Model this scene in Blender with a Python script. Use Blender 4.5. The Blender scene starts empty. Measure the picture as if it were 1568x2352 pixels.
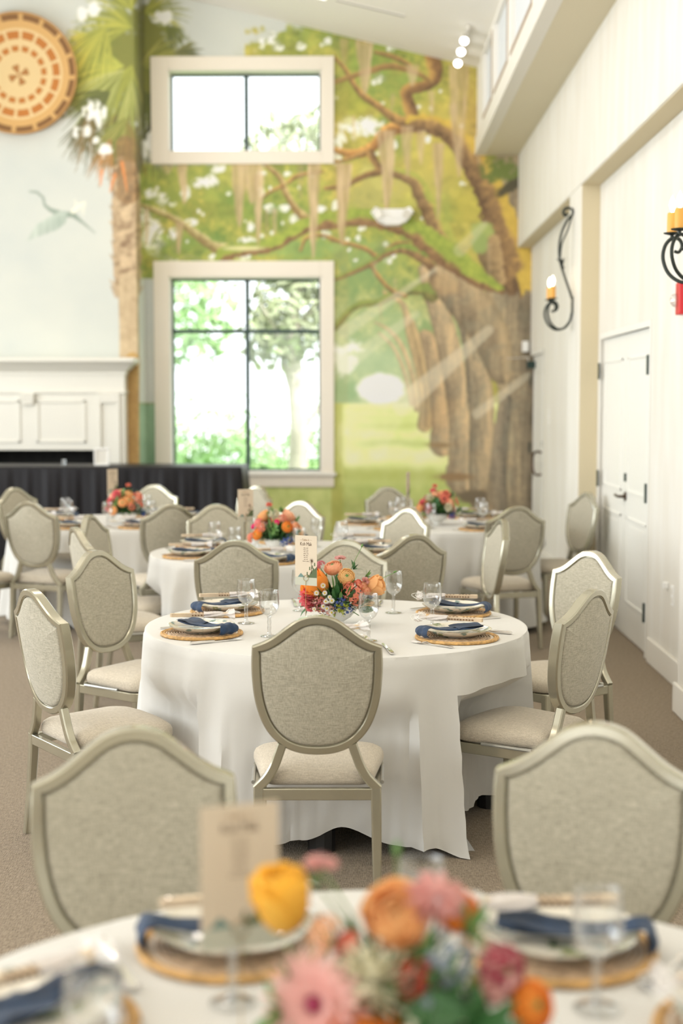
import bpy, math, random
import numpy as np
from mathutils import Vector, Matrix
R_ = math.radians
random.seed(7)
rng = np.random.RandomState(11)
scene = bpy.context.scene
C = scene.collection

# ------------------------------------------------------------------ camera
cd = bpy.data.cameras.new('camera')
cam = bpy.data.objects.new('camera', cd); C.objects.link(cam)
cam.location = (0, 0, 1.70)
cam.rotation_euler = (R_(90 - 4.39), 0, R_(0.806))
cd.sensor_fit = 'HORIZONTAL'; cd.sensor_width = 24.0; cd.lens = 50.0
cd.clip_start = 0.05; cd.clip_end = 200
cd.dof.use_dof = True; cd.dof.focus_distance = 5.45; cd.dof.aperture_fstop = 1.75
scene.camera = cam

# ------------------------------------------------------------------ view / world
vs = scene.view_settings
vs.view_transform = 'Standard'; vs.look = 'None'; vs.gamma = 1.0; vs.use_curve_mapping = False
vs.exposure = -0.27
w = bpy.data.worlds.new('daylight'); scene.world = w; w.use_nodes = True
bg = w.node_tree.nodes['Background']
bg.inputs[0].default_value = (0.93, 0.97, 1.0, 1); bg.inputs[1].default_value = 3.0
cy = scene.cycles
cy.max_bounces = 7; cy.diffuse_bounces = 4; cy.glossy_bounces = 4; cy.transmission_bounces = 6
cy.transparent_max_bounces = 24; cy.sample_clamp_indirect = 6.0; cy.caustics_reflective = False; cy.caustics_refractive = False
cy.use_denoising = True

# ------------------------------------------------------------------ large lights: daylight through the side and rear windows
def area(name, loc, rot, sx, sy, power, col):
    l = bpy.data.lights.new(name, 'AREA'); l.shape = 'RECTANGLE'; l.size = sx; l.size_y = sy
    l.energy = power; l.color = col
    o = bpy.data.objects.new(name, l); C.objects.link(o); o.location = loc; o.rotation_euler = rot
    return o
LEFT_X = -7.5; REAR_Y = -4.0; BACK_Y = 16.1
DAY = (0.90, 0.96, 1.0)
for k, yy in enumerate((-1.0, 3.2, 7.4, 11.6)):
    area('window_daylight_side', (LEFT_X + 0.05, yy, 2.45), (0, R_(-90), 0), 2.6, 3.4, 200, DAY)
for k, xx in enumerate((-5.2, -1.8)):
    area('window_daylight_rear', (xx, REAR_Y + 0.05, 2.3), (R_(90), 0, 0), 2.4, 2.6, 22, (1.0, 0.97, 0.93))
for k, (xx, yy) in enumerate(((-1.6, 1.0), (-1.6, 5.0), (-1.6, 9.0), (-1.6, 13.0), (-5.0, 3.0), (-5.0, 9.0))):   # warm hanging lamps above the frame
    l = bpy.data.lights.new('hanging_lamp_glow', 'POINT'); l.energy = 58; l.color = (1.0, 0.90, 0.79); l.shadow_soft_size = 0.35
    o = bpy.data.objects.new('hanging_lamp_glow', l); C.objects.link(o); o.location = (xx, yy, 4.75)
sl = bpy.data.lights.new('sun', 'SUN'); sl.energy = 7.0; sl.angle = R_(1.0); sl.color = (1.0, 0.96, 0.88)
so = bpy.data.objects.new('sun', sl); C.objects.link(so); so.rotation_euler = (R_(32), R_(30), 0)   # from behind the house, high on the right


# ------------------------------------------------------------------ materials
MATS = {}
def nodes(m):
    return m.node_tree.nodes, m.node_tree.links
def mat(name, col, rough=0.6, metal=0.0, spec=0.5, sheen=0.0, noise=None, bump=None, emis=None, coat=0.0, sub=0.0):
    if name in MATS: return MATS[name]
    m = bpy.data.materials.new(name); m.use_nodes = True
    N, L = nodes(m); b = N['Principled BSDF']
    b.inputs['Base Color'].default_value = (*col, 1); b.inputs['Roughness'].default_value = rough
    b.inputs['Metallic'].default_value = metal; b.inputs['Specular IOR Level'].default_value = spec
    b.inputs['Sheen Weight'].default_value = sheen; b.inputs['Coat Weight'].default_value = coat
    tc = N.new('ShaderNodeTexCoord')
    if noise:   # (scale, amount)
        n = N.new('ShaderNodeTexNoise'); n.inputs['Scale'].default_value = noise[0]; n.inputs['Detail'].default_value = 4
        L.new(tc.outputs['Object'], n.inputs['Vector'])
        r = N.new('ShaderNodeValToRGB')
        a = noise[1]
        r.color_ramp.elements[0].position = 0.3; r.color_ramp.elements[1].position = 0.7
        r.color_ramp.elements[0].color = (*[c * (1 - a) for c in col], 1)
        r.color_ramp.elements[1].color = (*[min(1, c * (1 + a)) for c in col], 1)
        L.new(n.outputs[0], r.inputs[0]); L.new(r.outputs[0], b.inputs['Base Color'])
    if bump:    # (scale, strength, distance)
        n2 = N.new('ShaderNodeTexNoise'); n2.inputs['Scale'].default_value = bump[0]; n2.inputs['Detail'].default_value = 5
        L.new(tc.outputs['Object'], n2.inputs['Vector'])
        bp = N.new('ShaderNodeBump'); bp.inputs['Strength'].default_value = bump[1]; bp.inputs['Distance'].default_value = bump[2]
        L.new(n2.outputs[0], bp.inputs['Height']); L.new(bp.outputs[0], b.inputs['Normal'])
    if emis:
        b.inputs['Emission Color'].default_value = (*emis[0], 1); b.inputs['Emission Strength'].default_value = emis[1]
    MATS[name] = m
    return m

def srgb(r, g, b):
    return tuple(((c / 255) / 12.92 if c / 255 <= 0.04045 else ((c / 255 + 0.055) / 1.055) ** 2.4) for c in (r, g, b))

def weave(name, c1, c2, sa, sb, rough, bumpd, sheen=0.2):
    """two crossed streaky noises: linen or carpet"""
    m = bpy.data.materials.new(name); m.use_nodes = True; N, L = nodes(m); b = N['Principled BSDF']
    tc = N.new('ShaderNodeTexCoord'); outs = []
    for s in (sa, sb):
        mp = N.new('ShaderNodeMapping'); mp.inputs['Scale'].default_value = s
        n = N.new('ShaderNodeTexNoise'); n.inputs['Scale'].default_value = 1.0; n.inputs['Detail'].default_value = 3
        L.new(tc.outputs['Object'], mp.inputs[0]); L.new(mp.outputs[0], n.inputs['Vector']); outs.append(n.outputs[0])
    mx = N.new('ShaderNodeMath'); mx.operation = 'ADD'; L.new(outs[0], mx.inputs[0]); L.new(outs[1], mx.inputs[1])
    r = N.new('ShaderNodeMapRange'); r.inputs[1].default_value = 0.72; r.inputs[2].default_value = 1.28
    L.new(mx.outputs[0], r.inputs[0])
    mc = N.new('ShaderNodeMix'); mc.data_type = 'RGBA'; mc.inputs[6].default_value = (*c1, 1); mc.inputs[7].default_value = (*c2, 1)
    L.new(r.outputs[0], mc.inputs[0]); L.new(mc.outputs[2], b.inputs['Base Color'])
    bp = N.new('ShaderNodeBump'); bp.inputs['Strength'].default_value = 0.5; bp.inputs['Distance'].default_value = bumpd
    L.new(r.outputs[0], bp.inputs['Height']); L.new(bp.outputs[0], b.inputs['Normal'])
    b.inputs['Roughness'].default_value = rough; b.inputs['Sheen Weight'].default_value = sheen
    b.inputs['Specular IOR Level'].default_value = 0.25
    MATS[name] = m
    return m

M_frame = mat('champagne_metal_paint', (0.45, 0.425, 0.325), 0.22, 0.68, coat=0.35, noise=(9, 0.05))
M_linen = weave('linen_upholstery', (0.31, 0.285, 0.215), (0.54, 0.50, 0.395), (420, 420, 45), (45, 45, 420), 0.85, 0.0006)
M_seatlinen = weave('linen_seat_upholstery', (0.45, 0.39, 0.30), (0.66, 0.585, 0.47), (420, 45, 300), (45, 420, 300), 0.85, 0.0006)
M_seam = mat('dark_seam', (0.13, 0.11, 0.07), 0.8)
M_bumper = mat('clear_stacking_bumper', (0.45, 0.45, 0.42), 0.15, 0.6)
M_glide = mat('black_glide', (0.02, 0.02, 0.02), 0.5)
M_cloth = mat('white_tablecloth_linen', (0.67, 0.655, 0.615), 0.75, sheen=0.1, bump=(7, 0.25, 0.012))
M_charger = mat('woven_rattan', (0.58, 0.34, 0.12), 0.55, noise=(60, 0.35), bump=(220, 0.6, 0.002))
M_coil = mat('rattan_coil', (0.56, 0.40, 0.26), 0.55, noise=(80, 0.4))
M_navy = mat('navy_linen', (0.010, 0.034, 0.085), 0.75, sheen=0.12, noise=(40, 0.3), bump=(300, 0.4, 0.001))
M_fanwood = mat('pale_fan_wood', (0.76, 0.60, 0.42), 0.5, noise=(30, 0.1))
M_fanhole = mat('fan_cutouts', (0.22, 0.12, 0.06), 0.8)
M_steel = mat('polished_steel', (0.80, 0.78, 0.76), 0.13, 1.0)
M_organza = None
M_vase = mat('white_ceramic', (0.86, 0.85, 0.80), 0.25, coat=0.3)
M_iron = mat('dark_wrought_iron', (0.028, 0.035, 0.030), 0.45, 0.5)
M_candle = mat('amber_candle_wax', (0.83, 0.42, 0.08), 0.45)
M_flame = mat('flame_bulb', (1, 0.8, 0.5), 0.4, emis=((1.0, 0.78, 0.5), 14))
M_white = mat('white_trim_paint', (0.83, 0.80, 0.73), 0.45)
M_door = mat('white_door_paint', (0.86, 0.85, 0.80), 0.4)
M_darkjamb = mat('dark_window_metal', (0.02, 0.055, 0.05), 0.4)
M_blackcloth = mat('black_satin_drape', (0.008, 0.007, 0.009), 0.42, spec=0.25)
M_hinge = mat('black_hinge', (0.012, 0.035, 0.03), 0.4)
M_bronze = mat('bronze_lever', (0.10, 0.065, 0.045), 0.3, 0.8)
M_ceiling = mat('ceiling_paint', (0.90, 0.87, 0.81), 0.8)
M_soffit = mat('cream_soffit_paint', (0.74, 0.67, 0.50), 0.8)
M_plastic = mat('white_plastic', (0.93, 0.92, 0.89), 0.4)
M_red = mat('red_plastic', (0.65, 0.02, 0.03), 0.35)
M_card = mat('cream_card', (0.64, 0.54, 0.41), 0.7)
M_ink = mat('brown_ink', (0.10, 0.055, 0.03), 0.8)
M_inklight = mat('tan_ink', (0.38, 0.24, 0.13), 0.8)
M_greenink = mat('green_print', (0.10, 0.13, 0.06), 0.8)
M_teal = mat('teal_print', (0.16, 0.25, 0.22), 0.8)
M_water = mat('pale_water_print', (0.50, 0.50, 0.40), 0.8)
M_wood = mat('plywood', (0.45, 0.33, 0.2), 0.6)
M_leaf = mat('deep_leaf', (0.035, 0.12, 0.03), 0.5, noise=(30, 0.4))
M_leaf2 = mat('fresh_leaf', (0.12, 0.25, 0.06), 0.5, noise=(30, 0.3))
M_stem = mat('green_stem', (0.16, 0.30, 0.09), 0.5)
M_trunk = mat('pale_bark', (0.30, 0.25, 0.2), 0.8, noise=(6, 0.3))
M_brass = mat('brass_wire', (0.62, 0.48, 0.25), 0.25, 1.0)

def glassy(name, base=0.06, edge=0.55, tint=(0.97, 0.98, 0.98)):
    """thin clear glass: transparent with facing-dependent mirror"""
    m = bpy.data.materials.new(name); m.use_nodes = True; N, L = nodes(m)
    N.remove(N['Principled BSDF']); out = N['Material Output']
    t = N.new('ShaderNodeBsdfTransparent'); t.inputs[0].default_value = (*tint, 1)
    g = N.new('ShaderNodeBsdfGlossy'); g.inputs['Roughness'].default_value = 0.03
    lw = N.new('ShaderNodeLayerWeight'); lw.inputs[0].default_value = 0.35
    mr = N.new('ShaderNodeMapRange'); mr.inputs[3].default_value = base; mr.inputs[4].default_value = edge
    mx = N.new('ShaderNodeMixShader')
    L.new(lw.outputs['Facing'], mr.inputs[0]); L.new(mr.outputs[0], mx.inputs[0])
    L.new(t.outputs[0], mx.inputs[1]); L.new(g.outputs[0], mx.inputs[2]); L.new(mx.outputs[0], out.inputs[0])
    MATS[name] = m
    return m
M_glass = glassy('goblet_glass', 0.05, 0.55, (0.985, 0.99, 0.99))
M_pane = glassy('window_glass', 0.03, 0.25, (0.98, 0.99, 0.99))
def organza():
    m = bpy.data.materials.new('white_organza'); m.use_nodes = True; N, L = nodes(m)
    b = N['Principled BSDF']; b.inputs['Base Color'].default_value = (0.88, 0.84, 0.82, 1); b.inputs['Roughness'].default_value = 0.5
    t = N.new('ShaderNodeBsdfTransparent'); mx = N.new('ShaderNodeMixShader'); mx.inputs[0].default_value = 0.62
    L.new(t.outputs[0], mx.inputs[1]); L.new(b.outputs[0], mx.inputs[2]); L.new(mx.outputs[0], N['Material Output'].inputs[0])
    return m
M_organza = organza()

def plaster():
    m = bpy.data.materials.new('cream_brushed_plaster'); m.use_nodes = True; N, L = nodes(m); b = N['Principled BSDF']
    tc = N.new('ShaderNodeTexCoord'); mp = N.new('ShaderNodeMapping'); mp.inputs['Scale'].default_value = (1.0, 2.4, 0.5)
    n = N.new('ShaderNodeTexNoise'); n.inputs['Scale'].default_value = 2.2; n.inputs['Detail'].default_value = 6
    L.new(tc.outputs['Object'], mp.inputs[0]); L.new(mp.outputs[0], n.inputs['Vector'])
    r = N.new('ShaderNodeValToRGB'); r.color_ramp.elements[0].position = 0.36; r.color_ramp.elements[1].position = 0.66
    r.color_ramp.elements[0].color = (0.785, 0.75, 0.675, 1); r.color_ramp.elements[1].color = (0.84, 0.82, 0.765, 1)
    L.new(n.outputs[0], r.inputs[0]); L.new(r.outputs[0], b.inputs['Base Color']); b.inputs['Roughness'].default_value = 0.55
    return m
M_plaster = plaster()
def vcol(name, rough=0.7, bump=0.0):
    m = bpy.data.materials.new(name); m.use_nodes = True; N, L = nodes(m); b = N['Principled BSDF']
    a = N.new('ShaderNodeVertexColor'); a.layer_name = 'paint'
    L.new(a.outputs[0], b.inputs['Base Color']); b.inputs['Roughness'].default_value = rough; b.inputs['Specular IOR Level'].default_value = 0.3
    return m
M_mural = vcol('painted_mural', 0.75)
M_basket = vcol('woven_sweetgrass', 0.7)
def plate_mat():
    m = bpy.data.materials.new('leaf_patterned_china'); m.use_nodes = True; N, L = nodes(m); b = N['Principled BSDF']
    tc = N.new('ShaderNodeTexCoord'); n = N.new('ShaderNodeTexNoise'); n.inputs['Scale'].default_value = 26; n.inputs['Detail'].default_value = 2
    L.new(tc.outputs['Object'], n.inputs['Vector'])
    r = N.new('ShaderNodeValToRGB'); e = r.color_ramp.elements
    e[0].position = 0.36; e[0].color = (0.20, 0.30, 0.27, 1); e[1].position = 0.44; e[1].color = (0.80, 0.75, 0.64, 1)
    L.new(n.outputs[0], r.inputs[0])
    n2 = N.new('ShaderNodeTexNoise'); n2.inputs['Scale'].default_value = 19; L.new(tc.outputs['Object'], n2.inputs['Vector'])
    r2 = N.new('ShaderNodeValToRGB'); e = r2.color_ramp.elements
    e[0].position = 0.36; e[0].color = (0.35, 0.42, 0.22, 1); e[1].position = 0.42; e[1].color = (1, 1, 1, 1)
    L.new(n2.outputs[0], r2.inputs[0])
    mx = N.new('ShaderNodeMix'); mx.data_type = 'RGBA'; mx.blend_type = 'MULTIPLY'; mx.inputs[0].default_value = 1
    L.new(r.outputs[0], mx.inputs[6]); L.new(r2.outputs[0], mx.inputs[7]); L.new(mx.outputs[2], b.inputs['Base Color'])
    b.inputs['Roughness'].default_value = 0.12; b.inputs['Coat Weight'].default_value = 0.5
    return m
M_plate = plate_mat()
M_carpet = weave('ribbed_carpet', (0.155, 0.115, 0.072), (0.36, 0.285, 0.20), (260, 35, 1), (45, 190, 1), 0.95, 0.004, 0.1)

# ------------------------------------------------------------------ mesh helpers
class MB:
    def __init__(s): s.v = []; s.f = []; s.m = []
    def add(s, vs_, fs, mi=0):
        o = len(s.v); s.v += [tuple(p) for p in vs_]; s.f += [tuple(i + o for i in f) for f in fs]; s.m += [mi] * len(fs)
        return s
    def box(s, x0, x1, y0, y1, z0, z1, mi=0):
        v = [(x, y, z) for z in (z0, z1) for y in (y0, y1) for x in (x0, x1)]
        return s.add(v, [(0, 2, 3, 1), (4, 5, 7, 6), (0, 1, 5, 4), (2, 6, 7, 3), (0, 4, 6, 2), (1, 3, 7, 5)], mi)
    def obox(s, mtx, sx, sy, sz, mi=0):
        v = [mtx @ Vector((x, y, z)) for z in (-sz / 2, sz / 2) for y in (-sy / 2, sy / 2) for x in (-sx / 2, sx / 2)]
        return s.add(v, [(0, 2, 3, 1), (4, 5, 7, 6), (0, 1, 5, 4), (2, 6, 7, 3), (0, 4, 6, 2), (1, 3, 7, 5)], mi)
    def tube(s, pts, r, n=8, mi=0, caps=True, rect=None, upv=None):
        """tube along pts; r float or list; rect=(hw,hd) makes a rectangular bar"""
        pts = [Vector(p) for p in pts]; k = len(pts)
        rs = r if isinstance(r, (list, tuple)) else [r] * k
        ref = Vector(upv) if upv else None
        rings = []; prev = None
        for i, p in enumerate(pts):
            t = (pts[min(i + 1, k - 1)] - pts[max(i - 1, 0)]).normalized()
            if ref is not None:
                a = ref - t * ref.dot(t)
            elif prev is None:
                a = Vector((0, 0, 1)) if abs(t.z) < 0.9 else Vector((1, 0, 0)); a = a - t * a.dot(t)
            else:
                a = prev - t * prev.dot(t)
            a.normalize(); prev = a; b = t.cross(a)
            if rect:
                hw, hd = rect[0] * rs[i], rect[1] * rs[i]; c = 0.28 * min(hw, hd)
                q = [(hw, hd - c), (hw - c, hd), (-hw + c, hd), (-hw, hd - c), (-hw, -hd + c), (-hw + c, -hd), (hw - c, -hd), (hw, -hd + c)]
                rings.append([p + a * u + b * v_ for u, v_ in q])
            else:
                rings.append([p + (a * math.cos(2 * math.pi * j / n) + b * math.sin(2 * math.pi * j / n)) * rs[i] for j in range(n)])
        m_ = len(rings[0]); vv = [q for ring in rings for q in ring]; ff = []
        for i in range(k - 1):
            for j in range(m_):
                ff.append((i * m_ + j, i * m_ + (j + 1) % m_, (i + 1) * m_ + (j + 1) % m_, (i + 1) * m_ + j))
        if caps: ff += [tuple(range(m_))[::-1], tuple((k - 1) * m_ + j for j in range(m_))]
        return s.add(vv, ff, mi)
    def lathe(s, prof, n=24, mi=0, c=(0, 0, 0), lob=None):
        vv = []; ff = []
        for (r, z) in prof:
            for j in range(n):
                a = 2 * math.pi * j / n; rr = r * (1 + (lob(a, r, z) if lob else 0))
                vv.append((c[0] + rr * math.cos(a), c[1] + rr * math.sin(a), c[2] + z))
        for i in range(len(prof) - 1):
            for j in range(n):
                ff.append((i * n + j, i * n + (j + 1) % n, (i + 1) * n + (j + 1) % n, (i + 1) * n + j))
        s.add(vv, ff, mi)
        return s
    def ball(s, c, rx, ry=None, rz=None, n=10, m_=6, mi=0):
        ry = ry or rx; rz = rz or rx
        vv = []; ff = []
        for i in range(m_ + 1):
            ph = math.pi * i / m_
            for j in range(n):
                a = 2 * math.pi * j / n
                vv.append((c[0] + rx * math.sin(ph) * math.cos(a), c[1] + ry * math.sin(ph) * math.sin(a), c[2] - rz * math.cos(ph)))
        for i in range(m_):
            for j in range(n):
                ff.append((i * n + j, i * n + (j + 1) % n, (i + 1) * n + (j + 1) % n, (i + 1) * n + j))
        return s.add(vv, ff, mi)
    def grid(s, nu, nv, fn, mi=0, closed=False):
        vv = [fn(i / (nu if closed else nu - 1), j / (nv - 1)) for j in range(nv) for i in range(nu)]; ff = []
        for j in range(nv - 1):
            for i in range(nu if closed else nu - 1):
                i2 = (i + 1) % nu
                ff.append((j * nu + i, j * nu + i2, (j + 1) * nu + i2, (j + 1) * nu + i))
        return s.add(vv, ff, mi)
    def mesh(s, name, mats, smooth=35):
        me = bpy.data.meshes.new(name); me.from_pydata([tuple(p) for p in s.v], [], s.f)
        for m_ in (mats if isinstance(mats, (list, tuple)) else [mats]): me.materials.append(m_)
        if any(s.m): me.polygons.foreach_set('material_index', s.m)
        if smooth:
            me.polygons.foreach_set('use_smooth', [True] * len(me.polygons)); me.update()
            me.set_sharp_from_angle(angle=R_(smooth))
        me.update(); return me
    def obj(s, name, mats, parent=None, smooth=35):
        return link(name, s.mesh(name, mats, smooth), parent)
def link(name, data, parent=None):
    o = bpy.data.objects.new(name, data); C.objects.link(o)
    if parent is not None: o.parent = parent
    return o
def bevel(o, wd=0.004, seg=2):
    b = o.modifiers.new('bevel', 'BEVEL'); b.width = wd; b.segments = seg; b.limit_method = 'ANGLE'; b.angle_limit = R_(40)
    return o
def tag(o, label=None, cat=None, group=None, kind=None):
    if label: o['label'] = label
    if cat: o['category'] = cat
    if group: o['group'] = group
    if kind: o['kind'] = kind
    return o
def empty(name, loc=(0, 0, 0), rz=0.0):
    o = bpy.data.objects.new(name, None); C.objects.link(o); o.location = loc; o.rotation_euler = (0, 0, rz); o.empty_display_size = 0.1
    return o
KIDS = {}
def copy_tree(o, parent=None):
    c = o.copy(); C.objects.link(c)
    if parent is not None:
        c.parent = parent
    for ch in [x for x in o.children]: copy_tree(ch, c)
    return c

def spline(pts, n=8, closed=False):
    """Catmull-Rom through pts (any dimension)"""
    P = [np.array(p, float) for p in pts]; out = []; k = len(P)
    rngk = range(k if closed else k - 1)
    for i in rngk:
        if closed: p0, p1, p2, p3 = P[(i - 1) % k], P[i], P[(i + 1) % k], P[(i + 2) % k]
        else: p0, p1, p2, p3 = P[max(i - 1, 0)], P[i], P[i + 1], P[min(i + 2, k - 1)]
        for j in range(n):
            t = j / n
            out.append(0.5 * ((2 * p1) + (-p0 + p2) * t + (2 * p0 - 5 * p1 + 4 * p2 - p3) * t * t + (-p0 + 3 * p1 - 3 * p2 + p3) * t ** 3))
    if not closed: out.append(P[-1])
    return out

# ------------------------------------------------------------------ the painted mural: brush strokes laid on a canvas in wall units
CAN = 2.0                                   # canvas cell size
CW, CH, CX0, CY0 = 660, 640, -90, -60       # cells and origin in mural units (one unit = 4.93 mm of wall)
yy_, xx_ = np.mgrid[0:CH, 0:CW]
XX = xx_ * CAN + CX0; YY = yy_ * CAN + CY0
def vnoise(scale_x, scale_y, seed, octaves=3):
    """smooth value noise over the canvas, about 0..1"""
    r = np.random.RandomState(seed); out = np.zeros((CH, CW)); amp = 1.0; tot = 0
    for o in range(octaves):
        sx, sy = scale_x / 2 ** o, scale_y / 2 ** o
        gw, gh = int(CW * CAN / sx) + 3, int(CH * CAN / sy) + 3
        g = r.rand(gh, gw); fx = (XX - CX0) / sx; fy = (YY - CY0) / sy
        ix, iy = fx.astype(int), fy.astype(int); u, v = fx - ix, fy - iy
        u = u * u * (3 - 2 * u); v = v * v * (3 - 2 * v)
        out += amp * ((g[iy, ix] * (1 - u) + g[iy, ix + 1] * u) * (1 - v) + (g[iy + 1, ix] * (1 - u) + g[iy + 1, ix + 1] * u) * v)
        tot += amp; amp *= 0.55
    return out / tot
def lin(c):
    c = np.array(c, float) / 255.0
    return np.where(c <= 0.04045, c / 12.92, ((c + 0.055) / 1.055) ** 2.4)
IMG = np.zeros((CH, CW, 3))
NF = vnoise(9, 9, 1, 2); NM = vnoise(30, 30, 2, 3); NL = vnoise(110, 90, 3, 3); NS = vnoise(7, 60, 4, 3); NR = vnoise(4, 4, 5, 1)
def put(mask, col):
    """mask 0..1 array over canvas; col = colour or array of colours"""
    global IMG
    IMG = IMG * (1 - mask[..., None]) + (col if isinstance(col, np.ndarray) and col.ndim == 3 else np.array(col, float)) * mask[..., None]
def shade2(c1, c2, n):
    n = np.clip(n, 0, 1)[..., None]
    return lin(c1) * (1 - n) + lin(c2) * n
def sm(a, b, x):
    t = np.clip((x - a) / (b - a), 0, 1); return t * t * (3 - 2 * t)
def seg_mask(pts, widths, soft=2.0, wob=0.0):
    """distance to a tapering polyline -> mask, and signed side (-1..1) across"""
    M = np.zeros((CH, CW)); S = np.zeros((CH, CW)); best = np.full((CH, CW), 1e9)
    for (p, q, w0, w1) in zip(pts[:-1], pts[1:], widths[:-1], widths[1:]):
        wm = max(w0, w1) / 2 + 8
        x0, x1 = min(p[0], q[0]) - wm, max(p[0], q[0]) + wm; y0, y1 = min(p[1], q[1]) - wm, max(p[1], q[1]) + wm
        i0, i1 = max(0, int((x0 - CX0) / CAN)), min(CW, int((x1 - CX0) / CAN) + 2)
        j0, j1 = max(0, int((y0 - CY0) / CAN)), min(CH, int((y1 - CY0) / CAN) + 2)
        if i1 <= i0 or j1 <= j0: continue
        X, Y = XX[j0:j1, i0:i1], YY[j0:j1, i0:i1]
        dx, dy = q[0] - p[0], q[1] - p[1]; L2 = dx * dx + dy * dy + 1e-9
        t = np.clip(((X - p[0]) * dx + (Y - p[1]) * dy) / L2, 0, 1)
        ex, ey = X - (p[0] + t * dx), Y - (p[1] + t * dy)
        d = np.hypot(ex, ey); hw = (w0 + (w1 - w0) * t) / 2
        if wob: hw = hw * (1 + wob * (NF[j0:j1, i0:i1] - 0.5) * 2)
        rel = d / hw; sgn = np.sign(dx * ey - dy * ex)
        m = 1 - sm(hw - soft / 2, hw + soft / 2, d)
        bb = best[j0:j1, i0:i1]; upd = rel < bb
        S[j0:j1, i0:i1] = np.where(upd, np.clip(rel, 0, 1) * sgn, S[j0:j1, i0:i1]); best[j0:j1, i0:i1] = np.where(upd, rel, bb)
        M[j0:j1, i0:i1] = np.maximum(M[j0:j1, i0:i1], m)
    return M, S
LW_ = 1.28
def limb(pts, w, dark=(98, 72, 40), mid=(140, 108, 66), light=(190, 150, 84), moss=None, n=5, streak=NF, wob=0.22, mossw=0.25):
    """pts [(x, y)], w widths; light on the upper side (S>0 or <0 by slope), moss on top"""
    q = spline([(a[0], a[1], b * (LW_ if streak is NF else 1.04)) for a, b in zip(pts, w)], n)
    P = [(a[0], a[1]) for a in q]; W = [max(1.5, a[2]) for a in q]
    M, S = seg_mask(P, W, 2.5, wob)
    # upper side: direction-dependent
    if P[-1][0] < P[0][0]: S = -S
    up = -S * 0.5 + 0.5 + (streak - 0.5) * 0.7
    if streak is not NF: up = up * 0.8 + 0.2 + (NR - .5) * .25
    col = np.where((up < 0.5)[..., None], shade2(dark, mid, up * 2), shade2(mid, light, up * 2 - 1))
    put(M, col)
    if streak is not NF:
        put(M * sm(.5, .75, NM) * .35, lin((128, 124, 104))); put(M * sm(.55, .8, 1 - NL) * .25, lin((196, 152, 92)))
        put(M * sm(.62, 1.0, np.abs(S)) * .38, lin((84, 72, 52)))
    if moss:
        mm = M * sm(mossw, mossw + 0.22, -S * 0.5 + 0.5 + (NM - 0.5) * 0.5)
        put(mm, shade2(moss[0], moss[1], NF * 0.7 + NM * 0.5 - 0.1))
    return M, S
def blob(cx, cy, rx, ry, col, ang=0, a=1.0, soft=0.25, rag=0.5):
    ca, sa = math.cos(R_(ang)), math.sin(R_(ang))
    u = ((XX - cx) * ca + (YY - cy) * sa) / rx; v = (-(XX - cx) * sa + (YY - cy) * ca) / ry
    d = np.hypot(u, v) + (NF - 0.5) * rag + (NM - 0.5) * rag
    put((1 - sm(1 - soft, 1 + soft, d)) * a, lin(col) if not isinstance(col, np.ndarray) else col)
# sky wash
put(np.ones((CH, CW)), shade2((170, 176, 174), (186, 188, 180), NL * 0.9 + 0.05))
SKY = IMG.copy()
# oak foliage mass
cover = np.zeros((CH, CW))
edge = NM * 70 + NF * 26
cover = sm(0, 16, XX - (548 - edge * 0.4) + np.maximum(0, 0)) * (YY < 700)
left = sm(0, 14, (YY - 372) + edge * 0.25 - 10) * (XX > 318) * (YY < 640)
c_up = ((XX > 560) & (YY > -60)).astype(float) * sm(0, 14, YY - (62 - 0.0) + (NM - 0.5) * 90 + (XX - 640) * 0.25)
cover = np.maximum(left, np.clip(c_up, 0, 1) * sm(0, 20, XX - 562 + edge * 0.5))
cover = np.maximum(cover, (XX > 767) * (YY > 60) * 1.0)
g1 = shade2((88, 112, 44), (160, 160, 66), NM * 0.9 + (NF - 0.5) * 0.9)
g2 = shade2((118, 120, 42), (184, 168, 74), NM * 0.8 + (NF - 0.5) * 0.8 + 0.05)
mixn = np.clip((NL - 0.42) * 5 + (XX - 760) / 420.0 * 0.8, 0, 1)[..., None]
fol = g1 * (1 - mixn) + g2 * mixn
put(cover, np.clip(fol * 1.12, 0, 1))
for (cx, cy, rx, ry, c, a_) in ((520, 480, 120, 50, (96, 124, 44), .6), (440, 430, 60, 30, (140, 150, 62), .6), (860, 130, 60, 50, (110, 132, 48), .7), (900, 190, 70, 40, (112, 140, 60), .6),
                            (1000, 330, 60, 90, (190, 172, 76), .6), (960, 430, 70, 60, (176, 166, 78), .7), (860, 440, 60, 60, (170, 162, 92), .6), (800, 250, 40, 60, (140, 138, 40), .6),
                            (1080, 300, 20, 120, (170, 132, 66), .55), (1130, 420, 45, 30, (84, 100, 32), .9), (640, 150, 70, 50, (128, 130, 40), .6), (420, 560, 70, 30, (104, 136, 60), .7),
                            (700, 570, 120, 25, (118, 148, 78), .8), (840, 590, 80, 40, (122, 146, 80), .7), (560, 400, 50, 30, (180, 176, 90), .5), (1080, 480, 40, 40, (170, 160, 60), .8)):
    blob(cx, cy, rx, ry, c, a=a_, soft=0.5, rag=0.9)
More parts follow.
